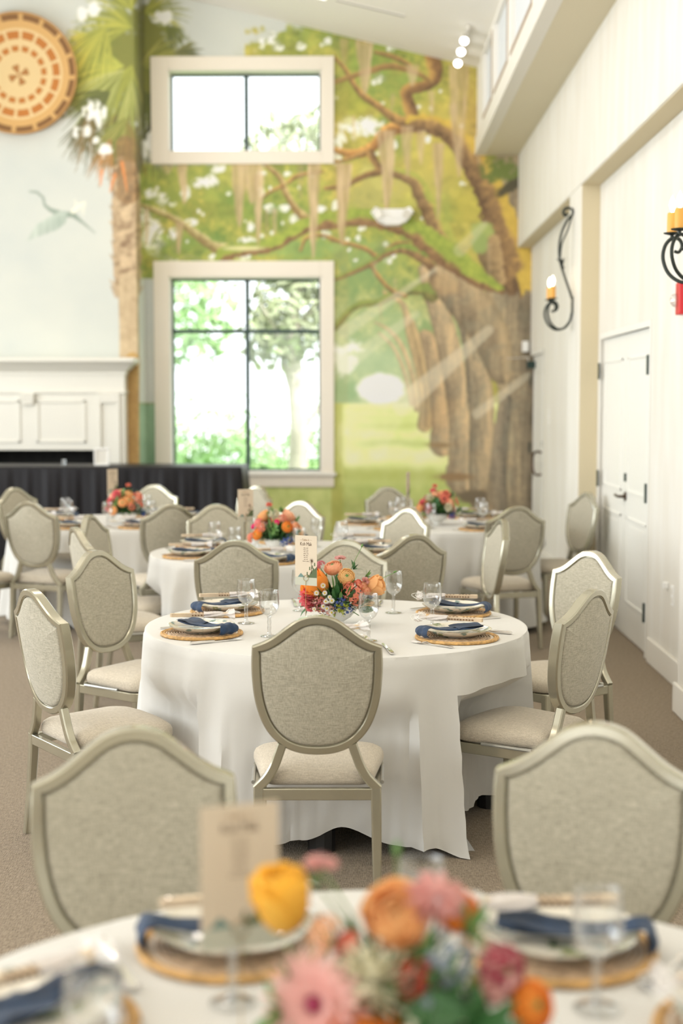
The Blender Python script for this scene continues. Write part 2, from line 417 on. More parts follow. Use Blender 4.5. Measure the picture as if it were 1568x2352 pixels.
# misty distance down the avenue
mist = sm(560, 860, YY) * (XX > 767) * (1 - sm(1050, 1120, XX))
put(mist * 0.85 * (YY < 1000), shade2((138, 166, 118), (196, 208, 168), NM * 1.1 + (NF - 0.5) * 0.4 - 0.1))
blob(820, 640, 60, 30, (112, 142, 84), a=.7, soft=.5, rag=.9); blob(900, 760, 70, 50, (140, 166, 116), a=.7, soft=.5, rag=.9)
blob(980, 770, 40, 30, (112, 140, 84), a=.7, soft=.5, rag=.9); blob(850, 830, 70, 30, (160, 182, 140), a=.7, soft=.5, rag=.9); blob(790, 900, 40, 30, (132, 164, 116), a=.8, soft=.4)
blob(790, 830, 26, 26, (222, 224, 208), a=.8, rag=1.2); blob(800, 800, 30, 14, (226, 228, 214), a=.8, rag=1.4)
blob(874, 893, 54, 35, (238, 238, 224), soft=0.12, rag=0.16)
# speckled gaps of sky between leaves
gaps = [(500, 388, 18, 10), (455, 420, 16, 12), (480, 415, 20, 16), (425, 440, 12, 18), (345, 445, 22, 12), (370, 455, 12, 12), (395, 468, 8, 6), (405, 504, 12, 6), (440, 510, 16, 9), (345, 540, 26, 40), (395, 535, 14, 14),
        (330, 500, 12, 20), (360, 560, 8, 16), (565, 552, 18, 8), (575, 520, 8, 14), (600, 398, 12, 9), (618, 478, 12, 10), (655, 478, 16, 8), (660, 400, 10, 8), (678, 504, 14, 12), (745, 538, 12, 9), (735, 480, 14, 8), (598, 440, 8, 14),
        (800, 290, 34, 14), (850, 285, 28, 18), (845, 300, 30, 14), (780, 320, 14, 22), (857, 190, 7, 7), (868, 186, 9, 8), (905, 332, 7, 10), (982, 320, 7, 10), (830, 520, 10, 16), (822, 548, 7, 9), (885, 560, 6, 6),
        (890, 600, 10, 7), (905, 590, 8, 6), (770, 360, 16, 18), (770, 475, 8, 18), (895, 112, 9, 6), (960, 245, 5, 5), (1010, 210, 4, 4), (865, 350, 8, 7), (640, 110, 14, 8), (690, 105, 12, 8), (600, 100, 8, 14), (750, 95, 8, 10), (620, 90, 12, 16), (500, 590, 24, 10), (560, 590, 14, 8), (400, 600, 12, 8)]
NG = vnoise(6, 6, 77, 2)
def gapblob(cx, cy, rx, ry, col=(226, 228, 212)):
    d = np.hypot((XX - cx) / rx, (YY - cy) / ry); m = (1 - sm(.75, 1.25, d + (NM - .5) * .8)) * sm(.40, .56, NG + (1 - np.clip(d, 0, 1)) * .28)
    put(m * .92, lin(col))
for (cx, cy, rx, ry) in gaps: gapblob(cx, cy, rx, ry)
for _ in range(70):
    cx, cy = random.uniform(330, 1080), random.uniform(90, 600)
    if cover[int((cy - CY0) / CAN), int((cx - CX0) / CAN)] > .5: gapblob(cx, cy, random.uniform(3, 6), random.uniform(3, 7))
for _ in range(420):   # leaf clusters, light over dark
    cx, cy = random.uniform(325, 1090), random.uniform(70, 620)
    j_, i_ = int((cy - CY0) / CAN), int((cx - CX0) / CAN)
    if cover[j_, i_] < .5: continue
    base = IMG[j_, i_]; k = random.choice((.62, .75, 1.22, 1.38)); blob(cx, cy, random.uniform(6, 18), random.uniform(5, 11), np.ones((CH, CW, 1)) * np.clip(base * k, 0, 1), ang=random.uniform(-40, 40), a=.45, soft=.4, rag=1.3)
# lawn with raking light
lawn = (YY > 924) * (XX > 700) * 1.0
lawn2 = sm(-2, 3, YY - 926 - (NM - 0.5) * 4) * (XX > 300)
put(lawn2, shade2((188, 200, 104), (232, 236, 176), 0.6 + (NM - 0.5) * 0.9))
for (yb, hb, c, a_) in ((942, 4, (176, 188, 96), .8), (958, 3, (182, 194, 104), .8), (977, 6, (160, 174, 78), .85), (1018, 5, (150, 166, 76), .9), (1088, 8, (152, 160, 66), .95), (1104, 14, (146, 158, 60), .95), (1150, 5, (160, 172, 86), .8),
                        (1165, 5, (110, 120, 62), .8), (1190, 12, (120, 136, 56), .7), (1130, 6, (156, 176, 84), .6)):
    yc = yb + (NL - 0.5) * 16 + (XX - 900) * 0.012
    put(lawn2 * np.exp(-((YY - yc) / (hb * 1.9 + 2)) ** 2) * a_ * .62 * sm(775, 860 if yb < 1080 else 780, XX + (NM - .5) * 60), lin(c))
put(lawn2 * sm(1105, 1125, YY) * 0.55, shade2((122, 146, 58), (168, 178, 84), NM * 1.4 - 0.2))
put(lawn2 * (1 - sm(780, 796, XX)) * (XX > 760) * 0.75, shade2((140, 146, 44), (168, 164, 72), NM))
# avenue trunks, far to near
def trunk(path, w, dark=(86, 78, 64), mid=(142, 130, 110), light=(192, 176, 146)):
    return limb(path, w, dark, mid, light, streak=np.clip(NS * 1.7 - .35 + (NF - .5) * .5, 0, 1), wob=0.08, n=6)
trunk([(945, 928), (930, 860), (905, 800), (870, 765)], [10, 9, 8, 5], (170, 150, 116), (186, 168, 130), (200, 184, 146))
trunk([(958, 938), (948, 870), (925, 800), (895, 760), (860, 740)], [16, 13, 11, 8, 4], (160, 138, 104), (180, 158, 118), (200, 180, 138))
trunk([(975, 975), (975, 930), (965, 860), (942, 770), (925, 700), (880, 670)], [34, 22, 20, 18, 12, 6], (140, 120, 88), (172, 148, 108), (204, 176, 124))
trunk([(985, 975), (985, 900), (962, 800), (945, 740)], [20, 22, 20, 14], (134, 112, 82), (164, 140, 100), (196, 168, 118))
trunk([(1015, 1020), (1012, 960), (1004, 880), (985, 790), (975, 770)], [56, 42, 38, 34, 26], (116, 100, 78), (158, 136, 104), (198, 166, 120))
trunk([(1068, 1095), (1064, 1020), (1055, 920), (1035, 820), (1015, 740), (990, 660), (975, 620)], [86, 64, 58, 52, 48, 42, 30], (112, 98, 78), (156, 136, 106), (200, 172, 128))
trunk([(1112, 1150), (1104, 1060), (1106, 980), (1100, 880), (1086, 780), (1060, 700), (1030, 640)], [64, 54, 56, 56, 52, 48, 38], (96, 88, 74), (144, 128, 102), (188, 162, 122))
blob(1042, 1095, 40, 9, (128, 100, 64), soft=.4); blob(1010, 1022, 28, 6, (132, 108, 72), soft=.4); blob(1100, 1140, 50, 16, (96, 82, 62), soft=.3)
# upper limbs behind the big trunk
BR = dict(dark=(92, 66, 36), mid=(136, 104, 60), light=(186, 144, 78))
limb([(770, 345), (800, 352), (832, 350), (862, 330), (890, 300), (925, 292), (960, 290)], [10, 15, 18, 20, 22, 24, 26], (110, 72, 32), (158, 110, 52), (212, 160, 82))
limb([(770, 135), (792, 160), (812, 195), (835, 222), (870, 245), (905, 272), (945, 285)], [7, 8, 10, 12, 13, 16, 22], **BR)
limb([(990, 125), (1000, 165), (988, 192), (950, 202), (930, 212), (938, 240), (950, 282)], [28, 24, 20, 20, 20, 22, 26], (88, 60, 36), (128, 92, 52), (178, 138, 70))
limb([(760, 190), (800, 178), (840, 165), (900, 152), (960, 170), (990, 190)], [8, 9, 11, 12, 9, 6], (112, 84, 44), (140, 108, 60), (160, 128, 72))
limb([(860, 120), (900, 130), (940, 150)], [6, 9, 7], **BR)
limb([(850, 352), (862, 375), (872, 392), (840, 402), (812, 415), (790, 430), (745, 434)], [14, 14, 14, 12, 10, 7, 4], (84, 58, 34), (120, 90, 52), (160, 124, 68))
limb([(768, 372), (810, 362), (835, 350)], [6, 7, 8], **BR)
limb([(605, 376), (640, 405), (655, 440), (670, 468), (690, 492), (710, 510)], [7, 10, 11, 12, 16, 22], (112, 84, 44), (148, 122, 74), (188, 166, 112))
limb([(596, 462), (612, 445), (640, 430), (652, 426)], [4, 5, 6, 5], **BR)
limb([(660, 420), (678, 406), (704, 398), (740, 394)], [6, 8, 7, 5], **BR)
limb([(745, 432), (770, 428)], [6, 6], **BR)
limb([(770, 752), (800, 716), (828, 698), (868, 694), (905, 676), (960, 664), (990, 672)], [12, 11, 12, 12, 15, 22, 34], (84, 84, 40), (126, 118, 62), (170, 156, 90), moss=((92, 112, 44), (140, 150, 70)))
limb([(760, 552), (800, 560), (840, 572), (870, 590), (905, 560), (940, 556)], [5, 7, 8, 8, 6, 4], **BR)
limb([(690, 575), (700, 550), (724, 540), (752, 544), (790, 560)], [5, 6, 7, 7, 6], **BR)
limb([(768, 640), (800, 628), (850, 606), (890, 580), (930, 572), (970, 590), (1010, 622), (1040, 660)], [9, 10, 11, 13, 18, 24, 30, 40], (92, 66, 42), (138, 106, 66), (176, 140, 84), moss=((84, 112, 40), (132, 150, 62)), mossw=0.45)
limb([(850, 608), (872, 640), (900, 668), (930, 680)], [7, 7, 8, 8], **BR)
limb([(900, 395), (950, 415), (975, 460), (1000, 510), (1020, 570), (1050, 630)], [18, 26, 34, 40, 50, 56], (96, 72, 44), (140, 110, 70), (186, 154, 88), moss=((120, 134, 50), (182, 178, 76)), mossw=0.5)
# big near trunk and its arching arm
trunk([(1175, 1190), (1180, 1100), (1188, 1000), (1186, 900), (1176, 800), (1168, 700), (1170, 600), (1180, 480), (1200, 380)], [120, 96, 84, 84, 96, 104, 110, 120, 130], (84, 74, 58), (126, 112, 90), (168, 148, 114))
trunk([(1140, 1170), (1142, 1100), (1150, 1000), (1160, 920)], [50, 40, 34, 30], (72, 68, 60), (108, 98, 82), (146, 130, 106))
trunk([(1150, 850), (1120, 760), (1070, 690), (1020, 640)], [60, 84, 92, 70], (92, 80, 62), (136, 118, 92), (176, 152, 114))
limb([(1180, 620), (1150, 520), (1118, 430), (1088, 372), (1052, 325), (1015, 296), (975, 284), (945, 284)], [90, 64, 54, 48, 42, 36, 32, 26], (88, 62, 38), (136, 104, 64), (190, 150, 78), moss=((170, 140, 44), (206, 176, 66)), mossw=0.55)
limb([(1120, 560), (1128, 600), (1140, 640)], [44, 40, 30], (96, 78, 50), (134, 110, 74), (170, 140, 96))
blob(1150, 395, 40, 24, (92, 108, 40), soft=.3, rag=1.0); blob(1170, 430, 34, 12, (60, 56, 38), ang=-30, soft=.3)
blob(1104, 530, 26, 20, (146, 160, 84), soft=.25, rag=.5); blob(1100, 560, 18, 24, (134, 152, 82), soft=.25, rag=.5)
# long mossy limb across the lower middle
MOSS = ((96, 122, 36), (164, 174, 62))
limb([(318, 468), (360, 484), (400, 502), (440, 530), (480, 560), (520, 578)], [6, 10, 11, 15, 18, 26], (112, 92, 52), (146, 128, 78), (196, 186, 130))
limb([(500, 596), (515, 582), (560, 572), (610, 566), (650, 548), (700, 518), (750, 506), (800, 500), (850, 500), (900, 510), (950, 530), (1000, 566), (1050, 604), (1100, 640), (1146, 664)],
     [16, 26, 24, 24, 24, 28, 32, 32, 32, 36, 40, 44, 44, 34, 16], (104, 72, 44), (140, 106, 66), (172, 140, 84), moss=MOSS, mossw=0.28)
blob(560, 570, 40, 5, (196, 192, 136), ang=0, soft=.5, rag=.5)
limb([(345, 560), (365, 525), (385, 530), (400, 580)], [4, 4, 4, 3], (112, 120, 60), (132, 140, 80), (160, 160, 90))
limb([(410, 600), (430, 588), (470, 600)], [5, 5, 5], (112, 120, 60), (132, 140, 80), (160, 160, 90))
# spanish moss curtains
for (x, y0, y1, wd, a_) in ((548, 376, 522, 34, .9), (578, 376, 470, 40, .85), (592, 400, 566, 24, .85), (720, 376, 596, 28, .95), (786, 376, 566, 34, .95), (838, 92, 218, 38, .85), (888, 300, 486, 40, .9), (934, 290, 410, 26, .7), (1052, 150, 410, 44, .7),
                            (1040, 240, 330, 20, .6), (420, 376, 470, 22, .85), (334, 480, 566, 14, .7), (409, 510, 586, 18, .85), (1008, 330, 510, 20, .8), (965, 300, 380, 24, .6), (1000, 330, 430, 18, .6), (630, 480, 540, 14, .6), (612, 480, 545, 10, .5),
                            (900, 215, 260, 10, .5), (945, 150, 200, 30, .55), (790, 90, 150, 22, .5), (810, 265, 330, 12, .5), (990, 210, 270, 14, .6), (1098, 300, 380, 16, .5), (690, 380, 460, 16, .4), (860, 600, 640, 14, .4), (385, 378, 400, 30, .5),
                            (875, 700, 740, 8, .4), (910, 640, 700, 8, .3), (1120, 560, 640, 12, .4)):
    t = np.clip((YY - y0) / (y1 - y0), 0, 1)
    hw = wd / 2 * (1 - t) ** 0.55 * (0.8 + 0.5 * NM)
    mm = (1 - sm(hw - 2, hw + 2, np.abs(XX - x - (NL - .5) * 10))) * (YY >= y0) * (YY <= y1)
    put(mm * a_ * (0.65 + 0.5 * NS), shade2((138, 112, 78), (206, 182, 142), NS * 1.2 - 0.1))
# sunbeams
for (x0, y0, x1, y1, w0, w1, a_) in ((1000, 618, 790, 762, 8, 30, .35), (955, 722, 815, 820, 16, 34, .3), (1122, 758, 925, 930, 20, 50, .42), (1212, 862, 1095, 950, 14, 22, .4), (1112, 515, 1055, 575, 14, 30, .25), (930, 900, 830, 1010, 50, 120, .16)):
    M, S = seg_mask([(x0, y0), (x1, y1)], [w0, w1], 6)
    put(M * a_ * .68, lin((236, 226, 198)))
put((XX > 762) * (XX < 800) * (YY > 60) * (YY < 930) * 0.15, lin((150, 120, 60)))
# left strip: pale blue wash above, green dado below
dado = (XX < 420) * (XX > 300) * (YY > 925)
put(dado * 1.0, shade2((94, 132, 102), (134, 164, 134), NM * 0.8 + sm(1060, 930, YY) * 0.4))
put((XX < 420) * (XX > 300) * (np.abs(YY - 927) < 3) * 0.8, lin((122, 128, 66)))
# ---- cabbage palm
def frond(cx, cy, ang, spread, ln, n, c1, c2, w=4.0, droop=0.25):
    for i in range(n):
        a = R_(ang + spread * (i / (n - 1) - 0.5) + random.uniform(-2, 2)); l = ln * random.uniform(0.78, 1.08) * (1 - 0.18 * abs(i / (n - 1) - .5) * 2)
        pts = [(cx + math.cos(a) * l * t, cy + math.sin(a) * l * t + droop * l * t * t) for t in (0, .35, .7, 1)]
        M, S = seg_mask(pts, [w * .8, w * 1.25, w * .9, .8], 1.6)
        k = random.random()
        put(M * 0.92, lin([c1[j] * (1 - k) + c2[j] * k for j in range(3)]))
OL, YG, DK, BRN = (96, 106, 34), (170, 168, 62), (58, 66, 32), (120, 92, 44)
blob(262, 160, 120, 130, OL, soft=.3, rag=.8); blob(330, 150, 80, 130, (104, 108, 38), soft=.3, rag=.8); blob(190, 200, 60, 60, (112, 116, 34), soft=.3, rag=.7); blob(280, 330, 60, 60, (86, 80, 34), soft=.3, rag=1)
for (cx, cy, ang, sp, ln, n, c1, c2) in ((300, 60, 200, 100, 150, 26, YG, OL), (300, 20, 250, 90, 140, 22, YG, OL), (330, 30, -20, 100, 110, 22, OL, YG), (380, 60, 40, 90, 60, 14, DK, OL), (280, 150, 190, 70, 160, 24, YG, (140, 150, 60)),
                                         (225, 90, 170, 80, 110, 22, (190, 178, 64), YG), (320, 150, -20, 80, 130, 22, (150, 146, 66), OL), (400, 120, -10, 70, 70, 18, (120, 120, 66), DK), (300, 150, 110, 80, 140, 22, OL, YG), (280, 160, 140, 60, 150, 22, (164, 166, 96), OL),
                                         (250, 210, 150, 80, 120, 24, OL, DK), (300, 180, 90, 46, 150, 14, (168, 168, 96), OL), (220, 260, 120, 70, 120, 20, DK, BRN), (290, 270, 130, 60, 110, 16, (142, 136, 66), OL), (330, 210, 60, 70, 140, 20, DK, OL), (350, 270, 90, 60, 120, 14, DK, (70, 70, 40)),
                                         (290, 280, 70, 50, 110, 14, OL, BRN), (250, 320, 110, 60, 90, 14, BRN, (160, 110, 50)), (200, 250, 100, 50, 110, 12, DK, BRN), (240, 60, 120, 90, 120, 22, OL, YG)):
    frond(cx, cy, ang, sp, ln, n, c1, c2)
for (cx, cy, rx, ry) in ((205, 252, 8, 22), (222, 262, 8, 26), (236, 255, 6, 18), (200, 300, 14, 16), (190, 255, 6, 12), (214, 15, 12, 16), (185, 30, 10, 16), (375, 38, 20, 12), (345, 330, 10, 30), (365, 360, 12, 14), (330, 345, 5, 26), (240, 345, 14, 12), (215, 320, 10, 10), (170, 300, 6, 12)):
    blob(cx, cy, rx, ry, (222, 224, 214), soft=.3, rag=1.2, a=.9)
M, S = seg_mask([(286, 400), (288, 480), (291, 600), (292, 660)], [64, 66, 64, 58], 2, 0.10)
scal = 0.5 + 0.5 * np.sin((YY + (XX - 288) * 0.7) / 9.0 + NM * 9)
put(M, shade2((118, 92, 66), (196, 172, 136), scal * 0.7 + NF * 0.5 - 0.15))
for yy in range(430, 665, 19):
    for sgn in (-1, 1):
        q_ = random.uniform(-6, 6); M2, S2 = seg_mask([(288 + sgn * 20, yy + 20 + q_), (288 + sgn * random.uniform(28, 40), yy + q_)], [random.uniform(12, 22), 2], 2); put(M2 * (0.9 if sgn < 0 else .7), shade2((120, 96, 70), (186, 162, 128), NF))
M, S = seg_mask([(293, 650), (295, 740), (296, 830)], [46, 46, 46], 2); put(M, shade2((142, 116, 84), (190, 170, 136), NF * .6 + NS * .5))
M, S = seg_mask([(303, 826), (304, 940), (305, 1075)], [34, 30, 30], 2); put(M, shade2((140, 104, 48), (182, 146, 84), NF * .5 + NM * .5))
M, S = seg_mask([(284, 330), (290, 400), (293, 440)], [40, 46, 56], 3); put(M * .8, shade2((80, 62, 40), (150, 110, 60), NF))
for (a, b, c, d) in ((278, 372, 290, 438), (232, 390, 228, 425), (262, 400, 250, 440)):
    M, S = seg_mask([(a, b), (c, d)], [8, 3], 2); put(M * .8, lin((206, 122, 50)))
# dark seam where the palm turns the corner
put((np.abs(XX - 322) < 7) * (YY < 400) * .55, lin((60, 60, 24)))
# heron in flight
M, S = seg_mask([(64, 438), (82, 440), (96, 452), (100, 470), (112, 480), (135, 490), (165, 492), (190, 512), (216, 534)], [3, 5, 5, 6, 9, 15, 12, 5, 2], 2); put(M * .95, shade2((84, 104, 94), (140, 154, 144), NM))
for k in range(22):
    a = k / 21; x = 150 - 62 * a; M, S = seg_mask([(150 - 40 * a * .4, 488), (x - 5, 510 + 6 * a), (58 + (1 - a) * 70, 552 - (1 - a) * 26)], [7, 6, 2], 3); put(M * .7, shade2((112, 132, 122), (176, 186, 176), NS * .7 + a * .4))
for k in range(8):
    M, S = seg_mask([(165, 485), (172 + k * 3, 470 - k), (168 + k * 3, 455 + k * 6)], [8, 5, 2], 3); put(M * .4, lin((214, 212, 192)))
IMG = np.clip(IMG, 0, 1)
# slightly greyed, with a pale warm haze mixed into the mural colours
gray = IMG.mean(axis=2, keepdims=True)
IMG = np.clip((IMG * 0.94 + gray * 0.06) * 0.95 + np.array(lin((232, 222, 196))) * 0.05, 0, 1)
MUR_GAIN = 1.42
def sample(u, v, gain=MUR_GAIN):
    fi = np.clip((u - CX0) / CAN, 0, CW - 1.01); fj = np.clip((v - CY0) / CAN, 0, CH - 1.01)
    i, j = int(fi), int(fj); a, b = fi - i, fj - j
    c = IMG[j, i] * (1 - a) * (1 - b) + IMG[j, i + 1] * a * (1 - b) + IMG[j + 1, i] * (1 - a) * b + IMG[j + 1, i + 1] * a * b
    return np.clip(c * gain, 0, 0.90)
def wall_uv(x, y, z):
    """wall position -> mural units (the painter laid it out as seen from the middle of the room)"""
    r = (1.70 - z) / y; k = 3266.7 / (1 + 0.0768 * r)
    return 829.9 + x / y * k * 1.003, 1176 + (r - 0.0768) * k
def painted_sheet(name, xs, zs, y, skip, side=None):
    """fine grid in the wall plane with a paint colour per vertex; skip(x, z) marks openings; side: list of (x, y) replacing x"""
    V = []; F = []; cols = []; nx = len(xs)
    for z in zs:
        for p in xs:
            px, py = (p, y) if side is None else p
            V.append((px, py, z)); u, v = wall_uv(px, py, z); cols.append(sample(u, v))
    for j in range(len(zs) - 1):
        for i in range(nx - 1):
            a = xs[i] if side is None else xs[i][0]; b = xs[i + 1] if side is None else xs[i + 1][0]
            if skip and skip((a + b) / 2, (zs[j] + zs[j + 1]) / 2): continue
            F.append((j * nx + i, j * nx + i + 1, (j + 1) * nx + i + 1, (j + 1) * nx + i))
    me = bpy.data.meshes.new(name); me.from_pydata(V, [], F); me.materials.append(M_mural)
    ca = me.color_attributes.new('paint', 'FLOAT_COLOR', 'POINT')
    arr = np.ones((len(V), 4), dtype=np.float32); arr[:, :3] = np.array(cols, dtype=np.float32)
    ca.data.foreach_set('color', arr.ravel())
    me.update(); return me
# ------------------------------------------------------------------ room shell
XR, XI, XS = 1.74, 1.895, 1.276      # outer face of the right wall, recessed face, clerestory wall
ZH, ZS = 3.43, 4.445                 # header and soffit heights
def ceil_z(x): return 5.40 + 0.235 * (XS - x) if x > -3.4 else 5.40 + 0.235 * (XS + 3.4) - 0.235 * (-3.4 - x)
fl = MB().box(LEFT_X - .3, 2.4, REAR_Y - .3, BACK_Y + .3, -0.1, 0).obj('floor', M_carpet, smooth=0); tag(fl, 'brown ribbed carpet floor', kind='structure')
def frange(a, b, st):
    n = max(2, int(round((b - a) / st)) + 1); return [a + (b - a) * i / (n - 1) for i in range(n)]
# window openings in the back wall
WX0, WX1 = -2.165, -0.455
LW = (WX0, WX1, 0.915, 3.11); UW = (WX0 + 0.01, WX1 + 0.005, 4.49, 5.385)
def cuts(a, b, st, marks):
    out = []; ks = sorted([a, b] + [m for m in marks if a < m < b])
    for p, q in zip(ks[:-1], ks[1:]): out += frange(p, q, st)[:-1]
    return out + [b]
def hole(x, z):
    for (a, b, c, d) in (LW, UW):
        if a < x < b and c < z < d: return True
    return z > ceil_z(x) + 0.03
xs = cuts(-2.75, 1.95, 0.0125, [WX0, WX1, UW[0], UW[1]]); zs = cuts(0.0, 6.45, 0.0125, [LW[2], LW[3], UW[2], UW[3]])
wb = link('wall_back', painted_sheet('wall_back', xs, zs, BACK_Y, hole)); tag(wb, 'back wall painted with a mural of oak trees and a lawn avenue', kind='structure')
mb = MB()   # plain masonry around and behind the painted plaster
for (a, b, c, d) in ((LEFT_X - .2, LW[0], -.1, 6.9), (LW[1], 2.3, -.1, 6.9), (LW[0], LW[1], -.1, LW[2]), (LW[0], LW[1], LW[3], UW[2]), (LW[0], LW[1], UW[3], 6.9)):
    mb.box(a, b, BACK_Y + 0.004, BACK_Y + 0.26, c, d)
o = mb.obj('wall_back_core', M_plaster, smooth=0); tag(o, kind='structure')
# chimney breast with firebox opening; painted sheet on its face and flank
BX0, BX1, BY = -4.78, -2.435, 15.5
FBX0, FBX1, FBZ = -4.33, -2.87, 1.19
xs = cuts(-4.25, BX1, 0.0135, [FBX1]); zs = cuts(0.0, 6.5, 0.0135, [FBZ])
def skipb(x, z): return (FBX0 < x < FBX1 and z < FBZ) or z > ceil_z(x) + 0.03
o = link('wall_breast', painted_sheet('wall_breast', xs, zs, BY, skipb)); tag(o, 'chimney breast painted with a tall palm and a flying heron', kind='structure')
sd = [(BX1 + 0.0005 * k, BY + (BACK_Y - BY) * k / 30) for k in range(31)]
o = link('wall_breast_side', painted_sheet('wall_breast_side', sd, frange(0, 6.5, 0.014), 0, lambda x, z: z > ceil_z(x) + .03, side=sd)); tag(o, kind='structure')
mb = MB()
mb.box(BX0, FBX0, BY + .004, BACK_Y, 0, 6.9).box(FBX1, BX1 - .004, BY + .004, BACK_Y, 0, 6.9).box(FBX0, FBX1, BY + .004, BACK_Y, FBZ, 6.9)
o = mb.obj('wall_breast_core', M_plaster, smooth=0); tag(o, kind='structure')
M_fire = mat('sooty_firebrick', (0.02, 0.018, 0.016), 0.8, noise=(8, 0.5))
o = MB().box(FBX0, FBX1, BACK_Y - .08, BACK_Y - .01, 0, FBZ).box(FBX0, FBX0 + .01, BY, BACK_Y, 0, FBZ).box(FBX1 - .01, FBX1, BY, BACK_Y, 0, FBZ).box(FBX0, FBX1, BY + .01, BACK_Y, FBZ - .01, FBZ).obj('trim_firebox', M_fire, smooth=0); tag(o, 'black firebox lining inside the fireplace', kind='structure')
# left and rear walls with window openings
mb = MB(); prev = REAR_Y - .2
for yy in (-1.0, 3.2, 7.4, 11.6):
    mb.box(LEFT_X - .2, LEFT_X, prev, yy - 1.7, 0, 6.9); mb.box(LEFT_X - .2, LEFT_X, yy - 1.7, yy + 1.7, 0, 1.15); mb.box(LEFT_X - .2, LEFT_X, yy - 1.7, yy + 1.7, 3.75, 6.9); prev = yy + 1.7
mb.box(LEFT_X - .2, LEFT_X, prev, BACK_Y + .2, 0, 6.9)
o = mb.obj('wall_left', M_plaster, smooth=0); tag(o, kind='structure')
mb = MB(); prev = LEFT_X - .2
for xx in (-5.2, -1.8):
    mb.box(prev, xx - 1.2, REAR_Y - .2, REAR_Y, 0, 6.9); mb.box(xx - 1.2, xx + 1.2, REAR_Y - .2, REAR_Y, 0, 1.0); mb.box(xx - 1.2, xx + 1.2, REAR_Y - .2, REAR_Y, 3.6, 6.9); prev = xx + 1.2
mb.box(prev, 2.3, REAR_Y - .2, REAR_Y, 0, 6.9)
o = mb.obj('wall_rear', M_plaster, smooth=0); tag(o, kind='structure')
# right wall: recessed bays between piers, a header above, doors in the bays
mb = MB()
mb.box(XR, 2.3, REAR_Y, BACK_Y, ZH, ZS + .02)                        # header
mb.box(XR, 2.3, 11.5, 12.1, 0, ZH)                                   # pier between the bays
mb.box(XR, 2.3, REAR_Y, 7.77, 0, ZH)                                 # near stretch of wall
mb.box(XI, 2.3, 7.77, 9.41, 0, ZH).box(XI, 2.3, 11.43, 11.5, 0, ZH).box(XI, 2.3, 9.41, 11.43, 2.24, ZH)
mb.box(XI, 2.3, 12.1, 14.9, 0, ZH).box(XI, 2.3, 14.9, 16.1, 2.26, ZH)
mb.box(2.05, 2.3, 9.41, 11.43, 0, 2.24).box(2.05, 2.3, 14.9, 16.1, 0, 2.26)
o = mb.obj('wall_right', M_plaster, smooth=0); bevel(o, 0.012, 3); tag(o, 'cream plaster right wall with recessed door bays', kind='structure')
M_pier = mat('cream_reveal_paint', (0.70, 0.61, 0.42), 0.8)
o = MB().box(XR + .012, XI - .0, 11.494, 11.4995, 0, ZH - .0).box(XR + .012, XI, 7.7705, 11.494, ZH - .006, ZH - .001).box(XR + .012, XI, 12.105, 16.09, ZH - .006, ZH - .001).obj('trim_bay_reveals', M_pier, smooth=0); tag(o, 'beige reveals lining the door bays', kind='structure')
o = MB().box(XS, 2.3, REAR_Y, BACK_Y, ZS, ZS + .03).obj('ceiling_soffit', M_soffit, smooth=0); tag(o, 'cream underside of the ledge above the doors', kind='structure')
o = MB().box(XS - .02, XS + .10, REAR_Y, BACK_Y, ZS - .002, ZS + .19).obj('trim_ledge_fascia', M_white, smooth=0); bevel(o, .006); tag(o, kind='structure')
# clerestory wall with shaded windows
wins = ((14.25, 15.25), (12.75, 14.05), (10.95, 12.5), (9.0, 10.6))
mb = MB(); p = REAR_Y
for a, b in sorted(wins):
    mb.box(XS, XS + .2, p, a, ZS + .03, 6.0); mb.box(XS, XS + .2, a, b, ZS + .03, 4.70); mb.box(XS, XS + .2, a, b, 5.34, 6.0); p = b
mb.box(XS, XS + .2, p, BACK_Y, ZS + .03, 6.0)
o = mb.obj('wall_clerestory', M_ceiling, smooth=0); tag(o, 'upper wall with a row of shaded windows above the ledge', kind='structure')
M_shade = mat('pale_window_shade', (0.74, 0.77, 0.80), 0.8)
M_brown = mat('brown_window_edge', (0.36, 0.25, 0.16), 0.6)
for k, (a, b) in enumerate(wins):
    t = empty('window_%d' % (k + 3), (XS, (a + b) / 2, 4.70)); tag(t, kind='structure'); t['label'] = 'high window with a pale shade above the right ledge'
    def lo(m): m.v = [(x - XS, y - (a + b) / 2, z - 4.70) for x, y, z in m.v]; return m
    lo(MB().box(XS + .04, XS + .05, a, b, 4.70, 5.34)).obj('window_shade', M_shade, t, 0)
    lo(MB().box(XS - .008, XS + .045, a, a + .035, 4.70, 5.34).box(XS - .008, XS + .045, a, b, 4.67, 4.705)).obj('window_frame', M_brown, t, 0)
o = MB().box(XS - .01, XS + .01, 8.1, 8.7, 4.8, 5.2).obj('vent_grille', M_hinge, smooth=0); tag(o, 'dark wall vent high on the clerestory wall', 'vent')
# ceiling: two slopes
z0, zr = ceil_z(XS + .2), ceil_z(-3.4)
mb = MB(); y0, y1 = REAR_Y - .2, BACK_Y + .25; lx = LEFT_X - .2
mb.add([(XS + .2, y0, z0), (XS + .2, y1, z0), (-3.4, y1, zr), (-3.4, y0, zr), (lx, y1, ceil_z(lx)), (lx, y0, ceil_z(lx)),
        (XS + .2, y0, z0 + .2), (XS + .2, y1, z0 + .2), (-3.4, y1, zr + .2), (-3.4, y0, zr + .2), (lx, y1, ceil_z(lx) + .2), (lx, y0, ceil_z(lx) + .2)],
       [(0, 3, 2, 1), (3, 5, 4, 2), (6, 7, 8, 9), (9, 8, 10, 11)])
o = mb.obj('ceiling', M_ceiling, smooth=0); tag(o, 'sloping white ceiling', kind='structure')
